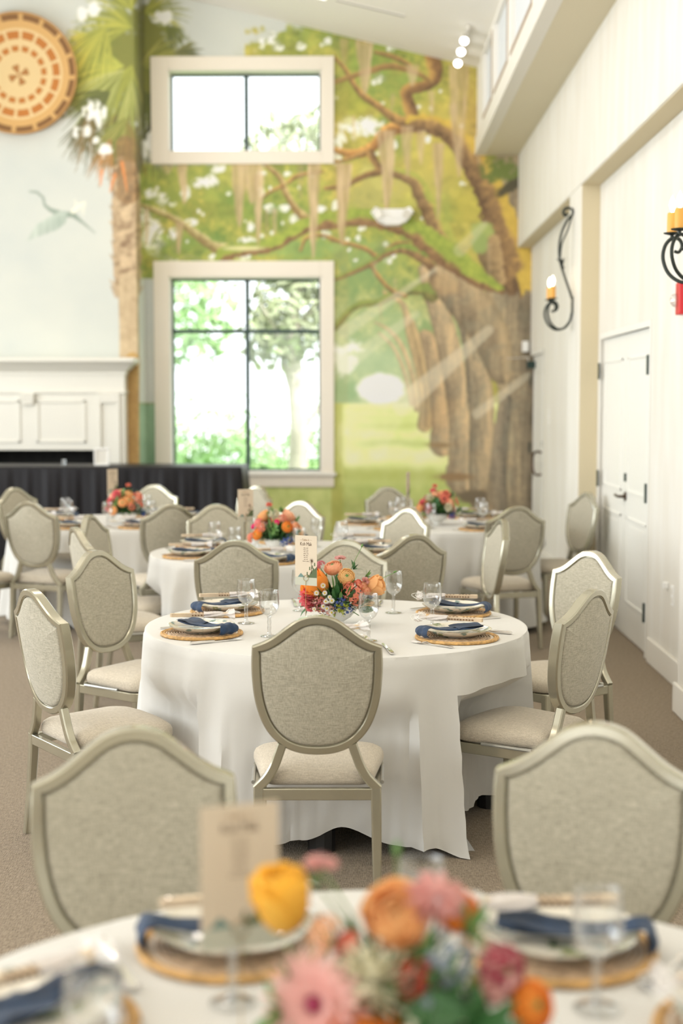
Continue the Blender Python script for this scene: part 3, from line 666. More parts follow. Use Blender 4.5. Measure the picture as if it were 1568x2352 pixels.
# slot diffusers in the slope
def slot(x0, x1, y, name, m, label, cat, wd=.02):
    t = empty(name, ((x0 + x1) / 2, y, ceil_z((x0 + x1) / 2)))
    t.rotation_euler = (0, math.atan(0.235), 0); L = abs(x1 - x0)
    MB().box(-L / 2 - .02, L / 2 + .02, -wd - .012, wd + .012, -.012, -.002).obj('frame', M_white, t, 0)
    MB().box(-L / 2, L / 2, -wd, wd, -.016, -.010).obj('slot' if m is M_hinge else 'diffuser', m, t, 0)
    tag(t, label, cat)
M_greyslot = mat('grey_slot', (0.28, 0.27, 0.25), 0.6)
M_lamp = mat('lit_diffuser', (1, 1, 1), 0.5, emis=((1, 0.96, 0.9), 2.5))
slot(-.27, .44, 14.7, 'air_diffuser', M_greyslot, 'long dark air slot in the sloping ceiling', 'air vent', .012)
slot(-.62, -.36, 14.75, 'ceiling_light', M_lamp, 'bright lit strip in the ceiling beside the dark slot', 'light', .02)
# baseboards
o = MB().box(XI - .022, XI + .0, 7.77, 9.30, 0, .165).obj('baseboard_right', M_white, smooth=0); bevel(o, .008); tag(o, kind='structure')
o = MB().box(XR - .022, XR, REAR_Y, 7.79, 0, .165).obj('baseboard_near', M_white, smooth=0); bevel(o, .008); tag(o, kind='structure')
o = MB().box(XI - .022, XI, 12.1, 14.8, 0, .165).obj('baseboard_far', M_white, smooth=0); bevel(o, .008); tag(o, kind='structure')
o = MB().box(BX1 + .03, WX0 + .4, BACK_Y - .022, BACK_Y, 0, .165).box(-.2, XI - .02, BACK_Y - .022, BACK_Y, 0, .165).obj('baseboard_back', M_white, smooth=0); bevel(o, .008); tag(o, kind='structure')

# ---- big back windows: casing, sill, jambs, dark sashes, panes
def back_window(n, ox0, ox1, oz0, oz1, op, muntin, sill, label):
    a, b, c, d = op
    t = empty('window_%d' % n, ((a + b) / 2, BACK_Y, c)); tag(t, kind='structure'); t['label'] = label
    cx, cz = (a + b) / 2, c
    def sh(m): m.v = [(x - cx, y - BACK_Y, z - cz) for x, y, z in m.v]; return m
    f = -0.03
    o = sh(MB().box(ox0, a, BACK_Y + f, BACK_Y, oz0, oz1).box(b, ox1, BACK_Y + f, BACK_Y, oz0, oz1).box(a, b, BACK_Y + f, BACK_Y, oz0, c).box(a, b, BACK_Y + f, BACK_Y, d, oz1)).obj('casing', M_casing, t, 0); bevel(o, .005)
    sh(MB().box(a - .0, a + .012, BACK_Y - .02, BACK_Y + .25, c, d).box(b - .012, b, BACK_Y - .02, BACK_Y + .25, c, d).box(a, b, BACK_Y - .02, BACK_Y + .25, d - .012, d).box(a, b, BACK_Y - .02, BACK_Y + .25, c, c + .012)).obj('jamb', M_white, t, 0)
    if sill:
        o = sh(MB().box(ox0 - .02, ox1 + .025, BACK_Y - .065, BACK_Y + .02, c - .04, c)).obj('sill', M_white, t, 0); bevel(o, .006)
    ys0, ys1 = BACK_Y + .16, BACK_Y + .20
    fr = MB().box(a + .012, a + .034, ys0, ys1, c + .012, d - .012).box(b - .034, b - .012, ys0, ys1, c + .012, d - .012).box(a, b, ys0, ys1, d - .034, d - .012).box(a, b, ys0, ys1, c + .012, c + .034)
    sh(fr).obj('sash_frame', M_darkjamb, t, 0)
    mx = -1.297; sh(MB().box(mx - .024, mx + .024, ys0 - .01, ys1, c + .02, d - .02)).obj('mullion', M_darkjamb, t, 0)
    zs_ = [c + .034, d - .034]
    if muntin:
        sh(MB().box(a + .02, b - .02, ys0 - .005, ys1, muntin - .022, muntin + .022)).obj('muntin', M_darkjamb, t, 0); zs_ = [c + .034, muntin - .016, muntin + .016, d - .034]
    for x0, x1 in ((a + .034, mx - .017), (mx + .017, b - .034)):
        for i in range(0, len(zs_), 2):
            sh(MB().box(x0, x1, ys0 + .018, ys0 + .022, zs_[i], zs_[i + 1])).obj('pane', M_pane, t, 0)
M_casing = mat('cream_casing_paint', (0.88, 0.81, 0.70), 0.5)
back_window(1, -2.335, -.31, .75, 3.285, LW, 2.51, True, 'tall four-pane window with cream casing and sill in the mural')
back_window(2, -2.345, -.31, 4.355, 5.53, UW, None, False, 'small two-pane upper window with cream casing in the mural')

# ---- doors in the bays
def hinge_pts(t, pts):
    for (x, y, z) in pts: 
        o = MB().box(-.009, .004, -.014, .014, -.065, .065).obj('hinge', M_hinge, t, 0); o.location = (x, y, z)
def leaf(t, y0, y1, h):
    w_ = y1 - y0
    mb = MB(); st = .12
    mb.box(0, .045, y0, y1, .01, h)
    o = mb.obj('leaf', M_door, t, 0)
    for (za, zb) in ((.25, .88), (1.05, h - .17)):
        # raised panel mouldings, recessed field
        m2 = MB()
        a, b = y0 + st, y1 - st
        for (c, d, e, f_) in ((a, b, za, za + .022), (a, b, zb - .022, zb), (a, a + .022, za, zb), (b - .022, b, za, zb)):
            m2.box(-.008, .002, c, d, e, f_)
        m2.box(-.003, .002, a + .06, b - .06, za + .06, zb - .06)
        q = m2.obj('door_panel', M_door, t, 0); bevel(q, .003)
def door_unit(n, y0, y1, h, leaves, label):
    t = empty('door_%d' % n, (XI + .028, (y0 + y1) / 2, 0)); tag(t, kind='structure'); t['label'] = label
    c = (y0 + y1) / 2; hw = (y1 - y0) / 2
    cs = MB().box(-.032, -.026, -hw - .045, -hw, 0, h + .045).box(-.032, -.026, -hw, min(hw, BACK_Y - c), h, h + .045)
    o = cs.obj('casing', M_door, t, 0); bevel(o, .003)
    if leaves == 2:
        leaf(t, -hw, -.002, h); leaf(t, .002, hw, h)
    else: leaf(t, -hw, hw, h)
    return t
t = door_unit(1, 9.45, 11.39, 2.2, 2, 'white panelled double doors in the near recessed bay')
hinge_pts(t, [(-.035, -.965, z) for z in (.30, 1.10, 1.95)] + [(-.035, .965, z) for z in (1.10, 1.95)])
lv = MB(); lv.tube([(-.0, -.06, 1.02), (-.05, -.06, 1.02)], .012).tube([(-.05, -.06, 1.02), (-.052, .06, 1.025)], .009).lathe([(0.0, 0), (.03, 0), (.03, .012), (0, .012)], 16, 0, (0, 0, 0)) 
o = MB().tube([(0, -.06, 1.02), (-.05, -.06, 1.02), (-.055, -.02, 1.02), (-.055, .07, 1.025)], .011).obj('lever', M_bronze, t)
o = MB().tube([(-.0, -.06, 1.02), (-.012, -.06, 1.02)], .033, 16).obj('rose', M_bronze, t)
o = MB().box(-.014, 0, -.075, -.045, 1.13, 1.19).obj('thumb_turn', M_hinge, t, 0)
t = door_unit(2, 14.98, 16.02, 2.22, 1, 'far white door with a pull handle in the bay by the oak mural')
hinge_pts(t, [(-.035, .50, z) for z in (1.2, 1.95)])
o = MB().tube(spline([(0, -.30, 1.17), (-.05, -.28, 1.18), (-.085, -.22, 1.14), (-.085, -.22, .98), (-.05, -.28, .93), (0, -.30, .94)], 5), .013).obj('pull_handle', M_bronze, t)
o = MB().box(-.014, 0, -.36, -.33, 1.24, 1.29).obj('lock', M_hinge, t, 0)
o = MB().box(-.09, 0, .34, .46, 2.08, 2.16).obj('closer_body', M_hinge, t, 0)
o = MB().tube([(-.07, .44, 2.2), (-.30, .50, 2.19)], .008).tube([(-.07, .40, 2.12), (-.07, .44, 2.2)], .008).obj('closer_arm', M_steel, t, 0)
# ------------------------------------------------------------------ shield-back banquet chair (origin on the floor under the seat, faces +Y)
CS = 0.93
half = [(0, 0), (.030, -.003), (.062, -.013), (.085, -.026), (.108, -.043), (.130, -.060), (.155, -.079), (.176, -.092), (.198, -.103), (.2325, -.117)]
side = [(.2325, -.117), (.2355, -.17), (.2345, -.23), (.228, -.30), (.2145, -.36), (.193, -.415), (.163, -.458), (.125, -.491), (.085, -.510), (.043, -.5195), (0, -.522)]
def shield_outline():
    top = [tuple(p) for p in spline(half, 3)]; sd_ = [tuple(p) for p in spline(side, 4)]
    r = top[:-1] + sd_                        # right half, top centre round to bottom centre
    l = [(-x, z) for x, z in r[1:-1]][::-1]
    P = r + l
    return [(x * CS, z * CS) for x, z in P]
SH = shield_outline(); NSH = len(SH)
def offset_loop(P, d):
    """move the loop inwards by d; directions averaged over neighbours so the corners stay clean"""
    k = len(P); out = []; A = [np.array(p) for p in P]; nn = []
    for i in range(k):
        t = A[(i + 1) % k] - A[i - 1]; t = t / (np.linalg.norm(t) + 1e-9); nn.append(np.array((t[1], -t[0])))
    for i in range(k):
        n = sum(nn[(i + q) % k] * (1.0 if q == 0 else .7 if abs(q) < 3 else .4) for q in range(-4, 5)); n /= np.linalg.norm(n) + 1e-9
        out.append((A[i][0] + n[0] * d, A[i][1] + n[1] * d))
    return out
LEAN = R_(9)
def back_xf(x, y, z):
    """x, thickness y, z from the top of the shield (z<=0) -> chair space"""
    zz = z + .54                                   # 0 near the bottom of the shield
    cy_ = -0.028 * (x / .22) ** 2                    # gently wrapped
    Y = -.205 - zz * math.sin(LEAN) + (y) + cy_ * -1.0 * 0.0 + 0.02 * (x / .22) ** 2
    return (x, Y, 1.003 - .54 * 1 + zz * 0.995)
def make_chair():
    root = empty('banquet_chair')
    # frame ring
    T = .021; prof = [(0, -T + .005), (.005, -T), (.024, -T), (.0275, -T + .004), (.0285, -T + .009), (.0315, -T + .009), (.0315, T - .009), (.0285, T - .009), (.0275, T - .004), (.024, T), (.005, T), (0, T - .005)]
    mb = MB(); loops = [offset_loop(SH, d) for d, _ in prof]; vv = []
    for (d, y), L in zip(prof, loops): vv += [back_xf(x, y, z) for x, z in L]
    K = len(prof); ff = []
    for a in range(K):
        b = (a + 1) % K
        for i in range(NSH):
            j = (i + 1) % NSH; ff.append((a * NSH + i, a * NSH + j, b * NSH + j, b * NSH + i))
    mb.add(vv, ff); mb.obj('back_frame', M_frame, root, 30)
    # upholstered pad, both sides
    mb = MB(); inner = offset_loop(SH, .0325); cxm, czm = 0.0, -.25 * CS
    for sgn in (-1, 1):
        vv = []; ff = []; steps = [(1.006, .0125), (.992, .0185), (.95, .0212), (.88, .0225), (.75, .026), (.55, .029), (.3, .031), (.0, .0315)]
        for s_, y in steps[:-1]: vv += [back_xf(cxm + (x - cxm) * s_, sgn * y * .95, czm + (z - czm) * s_) for x, z in inner]
        vv.append(back_xf(cxm, sgn * .0315 * .95, czm))
        for a in range(len(steps) - 2):
            for i in range(NSH):
                j = (i + 1) % NSH; q = (a * NSH + i, a * NSH + j, (a + 1) * NSH + j, (a + 1) * NSH + i); ff.append(q if sgn > 0 else q[::-1])
        a = len(steps) - 2
        for i in range(NSH):
            j = (i + 1) % NSH; q = (a * NSH + i, a * NSH + j, len(vv) - 1); ff.append(q if sgn > 0 else q[::-1])
        mb.add(vv, ff)
    mb.obj('backrest', M_linen, root, 60)
    # dark seam between pad and frame
    mb = MB()
    for sgn in (-1, 1):
        a = offset_loop(SH, .0300); b = offset_loop(SH, .0335); vv = [back_xf(x, sgn * .0126, z) for x, z in a] + [back_xf(x, sgn * .0126, z) for x, z in b]
        mb.add(vv, [(i, (i + 1) % NSH, NSH + (i + 1) % NSH, NSH + i) if sgn > 0 else (NSH + i, NSH + (i + 1) % NSH, (i + 1) % NSH, i) for i in range(NSH)])
    mb.obj('seam', M_seam, root)
    # two curved struts from the shield down to the rear corners
    for s in (-1, 1):
        pts = spline([(s * .118, -.2195, .553), (s * .131, -.2170, .515), (s * .146, -.214, .475), (s * .170, -.211, .434), (s * .206, -.207, .396)], 4)
        MB().tube(pts, 1.0, rect=(.0155, .016), upv=(0, 1, 0)).obj('back_post', M_frame, root, 40)
    # seat frame
    def seat_outline(wb, wf, y0, y1, rb, rf, n=7):
        P = []
        def arc(cx, cy, r, a0, a1):
            for i in range(n + 1):
                a = R_(a0 + (a1 - a0) * i / n); P.append((cx + r * math.cos(a), cy + r * math.sin(a)))
        arc(-wb + rb, y0 + rb, rb, 180, 270); arc(wb - rb, y0 + rb, rb, 270, 360); arc(wf - rf, y1 - rf, rf, 0, 78)
        for i in range(1, 6):   # slightly bowed front
            x = (wf - rf) * (1 - 2 * i / 6); P.append((x * .96, y1 + .012 * (1 - (x / wf) ** 2)))
        arc(-wf + rf, y1 - rf, rf, 102, 180)
        return P
    O = seat_outline(.213, .236, -.222, .205, .012, .07); I = [(x * .89, (y + .01) * .89 - .01) for x, y in O]; k = len(O)
    mb = MB(); vv = [(x, y, z) for (L, z) in ((O, .358), (O, .398), (I, .398), (I, .358)) for x, y in L]
    mb.add(vv, [(a * k + i, a * k + (i + 1) % k, ((a + 1) % 4) * k + (i + 1) % k, ((a + 1) % 4) * k + i) for a in range(4) for i in range(k)])
    o = mb.obj('seat_frame', M_frame, root, 30); bevel(o, .003, 2)
    # domed cushion
    S = seat_outline(.196, .236, -.192, .214, .05, .085)
    mb = MB(); steps = [(.93, .400), (.985, .406), (1.0, .420), (.995, .437), (.97, .450), (.90, .461), (.75, .470), (.5, .476), (.25, .479)]
    vv = []; ff = []
    for s_, z in steps: vv += [(x * s_, (y - .01) * s_ + .01, z) for x, y in S]
    k = len(S)
    for a in range(len(steps) - 1):
        for i in range(k): ff.append((a * k + i, a * k + (i + 1) % k, (a + 1) * k + (i + 1) % k, (a + 1) * k + i))
    vv.append((0, .01, .480)); a = len(steps) - 1
    ff += [(a * k + i, a * k + (i + 1) % k, len(vv) - 1) for i in range(k)]; ff.append(tuple(range(k))[::-1])
    mb.add(vv, ff); mb.obj('seat', M_seatlinen, root, 60)
    # legs
    for s in (-1, 1):
        MB().tube([(s * .198, -.205, .398), (s * .200, -.210, .30), (s * .202, -.222, .15), (s * .203, -.240, 0.0)], [1.12, 1.05, .92, .80], rect=(.0165, .0165), upv=(0, 1, 0)).obj('leg', M_frame, root, 40)
        MB().tube([(s * .208, .185, .392), (s * .208, .187, .2), (s * .208, .190, 0.0)], [1.08, .95, .78], rect=(.0165, .0165), upv=(0, 1, 0)).obj('leg', M_frame, root, 40)
    for s in (-1, 1):
        MB().tube([(s * .221, -.15, .402), (s * .2285, .06, .402)], .007, 8).obj('stacking_bumper', M_bumper, root)
    return root
chair0 = make_chair()
# back-top position, facing angle (degrees, 0 = +X, 90 = +Y), label
MID = 'the sharply focused middle table'
chairs = [
 ((-.147, 4.67), 91, 'champagne shield-back chair seen squarely from behind at the middle table'),
 ((.864, 5.348), 145, 'shield-back chair at the middle table with its narrow back turned, near the right aisle'),
 ((1.085, 6.73), 215, 'shield-back chair with gleaming white front frame at the middle table'),
 ((-1.233, 5.32), 36, 'shield-back chair turned sideways by the left aisle at the middle table'),
 ((-1.259, 6.72), -33, 'shield-back chair showing its full linen front at the middle table, by the left aisle'),
 ((-.082, 7.25), 268, 'shield-back chair directly behind the middle table flower bowl'),
 ((-.644, 7.245), 88, 'shield-back chair seen from behind, between the middle table and the one beyond'),
 ((.281, 7.60), 120, 'turned shield-back chair behind the middle table, goblet in front of it'),
 ((-2.36, 10.06), 69, 'pale-lit shield-back chair from behind at the table before the black bar'),
 ((-2.87, 11.72), -32, 'tan shield-back chair at the left edge in front of the black drape'),
 ((-1.607, 8.0), 26, 'narrow sideways shield-back chair at the left of the second table'),
 ((-1.70, 8.88), -10, 'sideways tan shield-back chair beyond the narrow white one, second table'),
 ((-1.32, 9.85), 112, 'olive shield-back chair from behind at the bar-side table, beside a tan one'),
 ((-1.00, 9.81), -74, 'tan shield-back chair behind the two stacked plates on the second table'),
 ((-1.78, 12.17), -100, 'shield-back chair behind the bar-side flower bowl'),
 ((-.888, 12.05), 222, 'white-edged shield-back chair under the window sill beside the black drape'),
 ((-.437, 10.17), 238, 'bright white-fronted shield-back chair behind the second table flowers'),
 ((.219, 11.88), -64, 'beige shield-back chair against the painted lawn at the oak-side table'),
 ((.314, 9.465), 222, 'white-lit shield-back chair in front of the oak-side table cloth'),
 ((1.059, 9.68), 108, 'shield-back chair from behind with its whole seat visible at the oak-side table'),
 ((.843, 8.58), 189, 'edge-on shield-back chair with a bright cushion, beside the oak-side table'),
 ((1.765, 11.17), 200, 'shield-back chair leaning near the double doors'),
 ((-.493, 3.02), -78, 'large blurred shield-back chair behind the nearest menu card'),
 ((.515, 3.076), -106, 'large blurred shield-back chair behind the nearest right plates'),
 ((-2.95, 10.0), 60, 'shield-back chair just cut off by the left edge, only a leg in view'),
]
first = True
for (tx, ty), ang, lab in chairs:
    o = chair0 if first else copy_tree(chair0)
    first = False
    a = R_(ang); d = (math.cos(a), math.sin(a))
    o.location = (tx + d[0] * .275, ty + d[1] * .275, 0); o.rotation_euler = (0, 0, a - R_(90))
    tag(o, lab, 'chair', 'shield-back banquet chairs')
# ------------------------------------------------------------------ banquet tables: board and legs, floor-length cloths
TR = 0.80; TZ = 0.765
TABLES = {  # name: centre, phrase, seats [(plate angle, seat phrase)]
 'fg': ((.05, 1.875), 'nearest table'),
 'main': ((-.106, 5.955), 'middle table'),
 't3': ((-.52, 8.87), 'second table'),
 't4': ((-1.93, 11.12), 'bar-side table'),
 't5': ((.60, 10.98), 'oak-side table')}
PHR = {'fg': 'the blurred nearest table', 'main': 'the sharp middle table', 't3': 'the second table, behind the middle one', 't4': 'the far table by the black bar', 't5': 'the far table by the painted oaks'}
def cloth_mesh(seed, dents=(), lift=0.0):
    DL = {}; rows = []
    r = random.Random(seed); N = 288; ph = [r.uniform(0, 6.28) for _ in range(8)]
    fa = []; a = r.uniform(0, .5)
    while a < 6.28:
        fa.append((a, r.uniform(.4, 1.0), r.uniform(.045, .10))); a += r.uniform(.26, .62)
    mb = MB(); rings = []
    for rr in (0.0, .2, .45, .62, .72, .77, .79): rings.append((rr, None))
    sk = [0, .004, .012, .025, .05, .09, .14, .2, .27, .34, .42, .5, .58, .66, .74, .82, .9, .96, 1.0]
    def fold(t):
        v = 0
        for (c, am, wd) in fa:
            d = (t - c + math.pi) % (2 * math.pi) - math.pi
            v += am * math.exp(-(d / wd) ** 2) - am * .45 * math.exp(-((d - wd * 1.9) / wd) ** 2)
        return v
    FT = [fold(2 * math.pi * j / N) for j in range(N)]
    vv = []
    for rr, _ in rings:
        for j in range(N):
            t = 2 * math.pi * j / N
            vv.append((rr * math.cos(t), rr * math.sin(t), TZ + .0006 * math.sin(5 * rr + t * 3)))
    for s in sk:
        for j in range(N):
            t = 2 * math.pi * j / N; f = FT[j]
            hem = .008 + .024 * (1 + math.sin(3 * t + ph[0])) + .018 * (1 + math.sin(7 * t + ph[1])) - .03 * f
            hem = max(.004, hem + lift * math.exp(-(((t - 2 * math.pi + 1.53)) / .13) ** 2))
            edge = TR + .006 * min(1, s / .025)
            tw = .05 * s * math.sin(4 * t + ph[2])
            f2 = FT[int((j + 7 * tw * N / 20)) % N]
            grow = s ** .62
            rad = edge + .035 * s + grow * (.078 * f2 + .016 * math.sin(11 * t + ph[3] + 1.4 * s) * s + .008 * math.sin(19 * t + ph[1] - 1.1 * s) * s + .012 * math.sin(6 * t + ph[4]))
            if s > .9: rad += (s - .9) * .28 * (0.3 + .7 * max(0, math.sin(5 * t + ph[5])))
            dz = .010 * min(1, s / .012) if s < .012 else .010
            z = TZ - dz * (s / .012 if s < .012 else 1) - (TZ - .010 - hem) * max(0, s - .004) / .996
            # diagonal drag wrinkles
            wr = .0035 * math.sin(26 * (t * .8 + s * 1.4) + ph[6]) * min(1, s * 3) * max(0, math.sin(2 * t + ph[7]))
            rad += wr
            if z < .60 and dents:
                k_ = min(1, (.60 - z) / .10); lim = rad
                for (dx, dy, ca, sa) in dents:
                    rr_ = rad
                    while rr_ > .28:
                        X, Y = rr_ * math.cos(t) - dx, rr_ * math.sin(t) - dy
                        u, v = X * sa - Y * ca, X * ca + Y * sa
                        if abs(u) < .31 and -.50 < v < .275: rr_ -= .01
                        else: break
                    lim = min(lim, rr_)
                DL[(s, j)] = (rad - lim) * k_
            rows.append((rad, t, z, s, j))
    # smooth the dents round the table
    for s in sk:
        raw = [DL.get((s, j), 0.0) for j in range(N)]
        for q in range(3): raw = [max(raw[j], .5 * raw[j] + .25 * raw[j - 1] + .25 * raw[(j + 1) % N], .90 * raw[j - 1], .90 * raw[(j + 1) % N]) for j in range(N)]
        for j in range(N): DL[(s, j)] = raw[j]
    for (rad, t, z, s, j) in rows:
        r2 = rad - DL[(s, j)]; vv.append((r2 * math.cos(t), r2 * math.sin(t), z))
    K = len(rings) + len(sk); ff = []
    for a in range(K - 1):
        for j in range(N): ff.append((a * N + j, a * N + (j + 1) % N, (a + 1) * N + (j + 1) % N, (a + 1) * N + j)[::-1])
    mb.add(vv, ff)
    return mb
M_leg = mat('black_table_leg', (0.02, 0.02, 0.02), 0.4)
CL = {'fg': 'white cloth on the blurred nearest table', 'main': 'white floor-length cloth with soft folds on the sharp middle table', 't3': 'white cloth on the second table behind the middle one', 't4': 'white cloth on the far table beside the black drape', 't5': 'white cloth on the far table below the painted oaks'}
tb0 = None; SEEDS = {'fg': 3, 'main': 21, 't3': 14, 't4': 5, 't5': 9}
for key, (cxy, nm) in TABLES.items():
    if tb0 is None:
        tb0 = empty('banquet_table')
        MB().lathe([(0, .735), (.785, .735), (.785, .757), (0, .757)], 64).obj('tabletop', M_wood, tb0, 30)
        for k in range(4):
            a = R_(90 * k); MB().tube([(.20 * math.cos(a), .20 * math.sin(a), .735), (.21 * math.cos(a), .21 * math.sin(a), 0)], .017, 10).obj('leg', M_leg, tb0)
        t = tb0
    else: t = copy_tree(tb0)
    if key == 'main':
        for c in t.children:
            if c.name.startswith('leg'): c.scale = (3.1, 3.1, 1)
    t.location = (*cxy, 0); t.rotation_euler = (0, 0, R_({'main': -4}.get(key, 10)))
    tag(t, 'round folding table hidden under the cloth of ' + PHR[key], 'table', 'round folding tables')
    dn = []
    for (tx, ty), ang, lab in chairs:
        a = R_(ang); ox, oy = tx + math.cos(a) * .275 - cxy[0], ty + math.sin(a) * .275 - cxy[1]
        if math.hypot(ox, oy) < 1.35: dn.append((ox, oy, math.cos(a), math.sin(a)))
    o = cloth_mesh(SEEDS[key], dn, .055 if key == 'main' else 0).obj('tablecloth', M_cloth, None, 50); o.location = (*cxy, 0)
    tag(o, CL[key], 'tablecloth', 'white round tablecloths')

# ---- place setting pieces
def coil_disc():
    t = empty('woven_charger')
    mb = MB(); R0 = .168
    mb.lathe([(.0, .0), (.150, .0), (.150, .006), (0, .006)][::-1], 48)
    for r, rad in ((.1615, .0062), (.1515, .0055)):
        mb.tube([(r * math.cos(a), r * math.sin(a), .0062) for a in [2 * math.pi * i / 56 for i in range(57)]], rad, 8)
    mb.obj('woven_rim', M_charger, t)
    m2 = MB()
    pts = []; n = 8 * 44
    for i in range(n):
        a = 2 * math.pi * i / 44; r = .058 + (.142 - .058) * i / n
        pts.append((r * math.cos(a), r * math.sin(a), .0078 + .0012 * math.sin(a * 24)))
    m2.tube(pts, .0034, 6)
    m2.obj('coil', M_coil, t)
    o = MB().lathe([(.052, .0061), (.149, .0061), (.149, .0066), (.052, .0066)], 48).obj('open_weave', M_weavegap, t)
    return t
M_weavegap = mat('pale_weave_gap', (0.90, 0.82, 0.72), 0.7)
def make_plate():
    mb = MB()
    lob = lambda a, r, z: (.018 * math.cos(6 * a) if r > .11 else .01 * math.cos(6 * a) if r > .09 else 0)
    prof = [(0.0, .0205), (.05, .0200), (.082, .0195), (.100, .023), (.118, .0300), (.132, .0375), (.136, .0400), (.1375, .0400), (.134, .0365), (.118, .0265), (.100, .0185), (.078, .0145), (.074, .0105), (.070, .0145), (0, .0148)]
    mb.lathe(prof, 48, lob=lob)
    return mb
def make_napkin():
    """folded band crossing the plate, pinched in the middle, one end dropping over the rim"""
    mb = MB(); path = spline([(-.10, .044), (-.05, .037), (0, .036), (.05, .036), (.10, .042), (.130, .0505), (.148, .050), (.158, .040), (.160, .026), (.150, .0165)], 4)
    k = len(path); nv = 15; vv = []; ff = []
    for i, (u, z) in enumerate(path):
        t = i / (k - 1); hw = .030 + .028 * abs(t - .32) * 1.2 + .006 * math.sin(9 * t); hw = min(hw, .050)
        p = Vector(path[max(i - 1, 0)]); q = Vector(path[min(i + 1, k - 1)]); d = (q - p).normalized(); nn = Vector((-d[1], d[0]))
        th = .0036 + .0012 * math.sin(t * 7)
        for j in range(nv):
            s = j / (nv - 1) * 2 - 1
            w_ = math.sqrt(max(0, 1 - abs(s) ** 5))
            ridge = .0016 * max(-.6, math.cos(s * 7 + t * 4)) + .0012 * math.sin(t * 19 + s * 5)
            vv.append((u + nn[0] * (th * w_ + ridge), s * hw, z + nn[1] * (th * w_ + ridge) + .001))
        for j in range(nv):
            s = 1 - j / (nv - 1) * 2; w_ = math.sqrt(max(0, 1 - abs(s) ** 5))
            vv.append((u - nn[0] * th * w_ * .6, s * hw, z - nn[1] * th * w_ * .6 + .001))
    n2 = nv * 2
    for i in range(k - 1):
        for j in range(n2): ff.append((i * n2 + j, i * n2 + (j + 1) % n2, (i + 1) * n2 + (j + 1) % n2, (i + 1) * n2 + j))
    ff += [tuple(range(n2))[::-1], tuple((k - 1) * n2 + j for j in range(n2))]
    mb.add(vv, ff)
    # loose second fold leaf
    mb.grid(9, 7, lambda u, v: (-.105 + .12 * u, -.045 + .09 * v + .01 * math.sin(6 * u), .043 + .007 * (1 - u) + .003 * math.sin(7 * v + 3 * u)))
    return mb
def make_fan():
    t = empty('folding_fan')
    mb = MB()
    for k in range(7):   # closed stack of ribs
        z = .0022 * k; vv = []
        x0, x1 = -.115, .115
        w0, w1 = .006, .0135 - .0004 * k
        vv = [(x0, -w0, z), (x1, -w1, z), (x1 + .004, 0, z), (x1, w1, z), (x0, w0, z), (x0 - .006, 0, z)]
        vv += [(a, b, c + .0018) for a, b, c in vv]
        mb.add(vv, [(5, 4, 3, 2, 1, 0), (6, 7, 8, 9, 10, 11)] + [(i, (i + 1) % 6, 6 + (i + 1) % 6, 6 + i) for i in range(6)])
    mb.obj('ribs', M_fanwood, t, 20)
    m2 = MB()
    for i in range(9):
        x = -.03 + i * .014
        if i in (4,): continue
        for s in (-1, 1):
            m2.box(x - .004, x + .004, s * .0045 - .002, s * .0045 + .002, .0152, .0156)
        m2.box(x - .0015, x + .0015, -.0015, .0015, .0152, .0156)
    for i in range(10):
        x = -.03 + i * .012
        m2.box(x - .003, x + .003, -.0136 - .0001 * i, -.0100, .004, .009)
    m2.obj('cutout', M_fanhole, t, 0)
    MB().tube([(-.105, 0, -.001), (-.105, 0, .0165)], .003, 8).obj('rivet', M_steel, t)
    return t
def make_bag():
    t = empty('organza_bag')
    r = random.Random(4)
    def f(u, v):
        a = 2 * math.pi * u; x = .02 + .125 * v; fl_ = 1 + .9 * max(0, v - .72) * 3.0
        pin = 1 - .55 * math.exp(-((v - .72) / .08) ** 2)
        w_ = (.026 + .006 * math.sin(a * 5 + v * 9)) * pin * (0.6 + .4 * math.sqrt(min(1, v * 4 + .05))) * (fl_ if v > .72 else 1)
        h = (.0105 + .0025 * math.sin(a * 7 + v * 13)) * pin * (fl_ if v > .72 else 1)
        return (x, w_ * math.cos(a), .0095 + h * math.sin(a))
    MB().grid(28, 14, f, closed=True).obj('pouch', M_organza, t, 70)
    mb = MB()
    for k in range(3):
        ang = .5 * k - .5
        mb.tube(spline([(.11, 0, .02), (.125 + .01 * k, .03 * math.cos(ang * 3), .03 - .004 * k), (.13 + .02 * k, .05 - .02 * k, .014), (.10 + .02 * k, .065 + .01 * k, .006)], 5), .0011, 5)
    mb.obj('drawstring', M_vase, t)
    return t
def fork_mb():
    mb = MB()
    mb.tube(spline([(0, -.10, .004), (0, -.05, .006), (0, .0, .005), (0, .03, .010), (0, .05, .007)], 4), [1.25] * 3 + [1.0] * 4 + [.6] * 5 + [.7] * 5, rect=(.0018, .0052), upv=(0, 0, 1))
    mb.grid(7, 5, lambda u, v: ((u - .5) * .024 * (.35 + .65 * min(1, v * 2)), .045 + .022 * v, .0075 - .003 * math.sin(v * 1.5)))
    for k in range(4):
        x = -.0095 + k * .00633; mb.tube([(x, .066, .0045), (x, .085, .003), (x * .96, .103, .006)], [.0017, .0016, .0010], 5)
    return mb
def knife_mb():
    mb = MB()
    mb.tube([(0, -.115, .0065), (0, -.105, .0065), (0, -.03, .0065), (0, -.012, .0060)], [.75, 1.0, .85, .6], rect=(.0052, .0075), upv=(0, 0, 1))
    pts = [(-.0055, -.012), (-.0065, .03), (-.008, .085), (-.006, .108), (.0025, .113), (.0055, .09), (.0050, .0), (.0045, -.012)]
    vv = [(x, y, .0048) for x, y in pts] + [(x, y, .0066) for x, y in pts]; n = len(pts)
    mb.add(vv, [tuple(range(n))[::-1], tuple(range(n, 2 * n))] + [(i, (i + 1) % n, n + (i + 1) % n, n + i) for i in range(n)])
    return mb
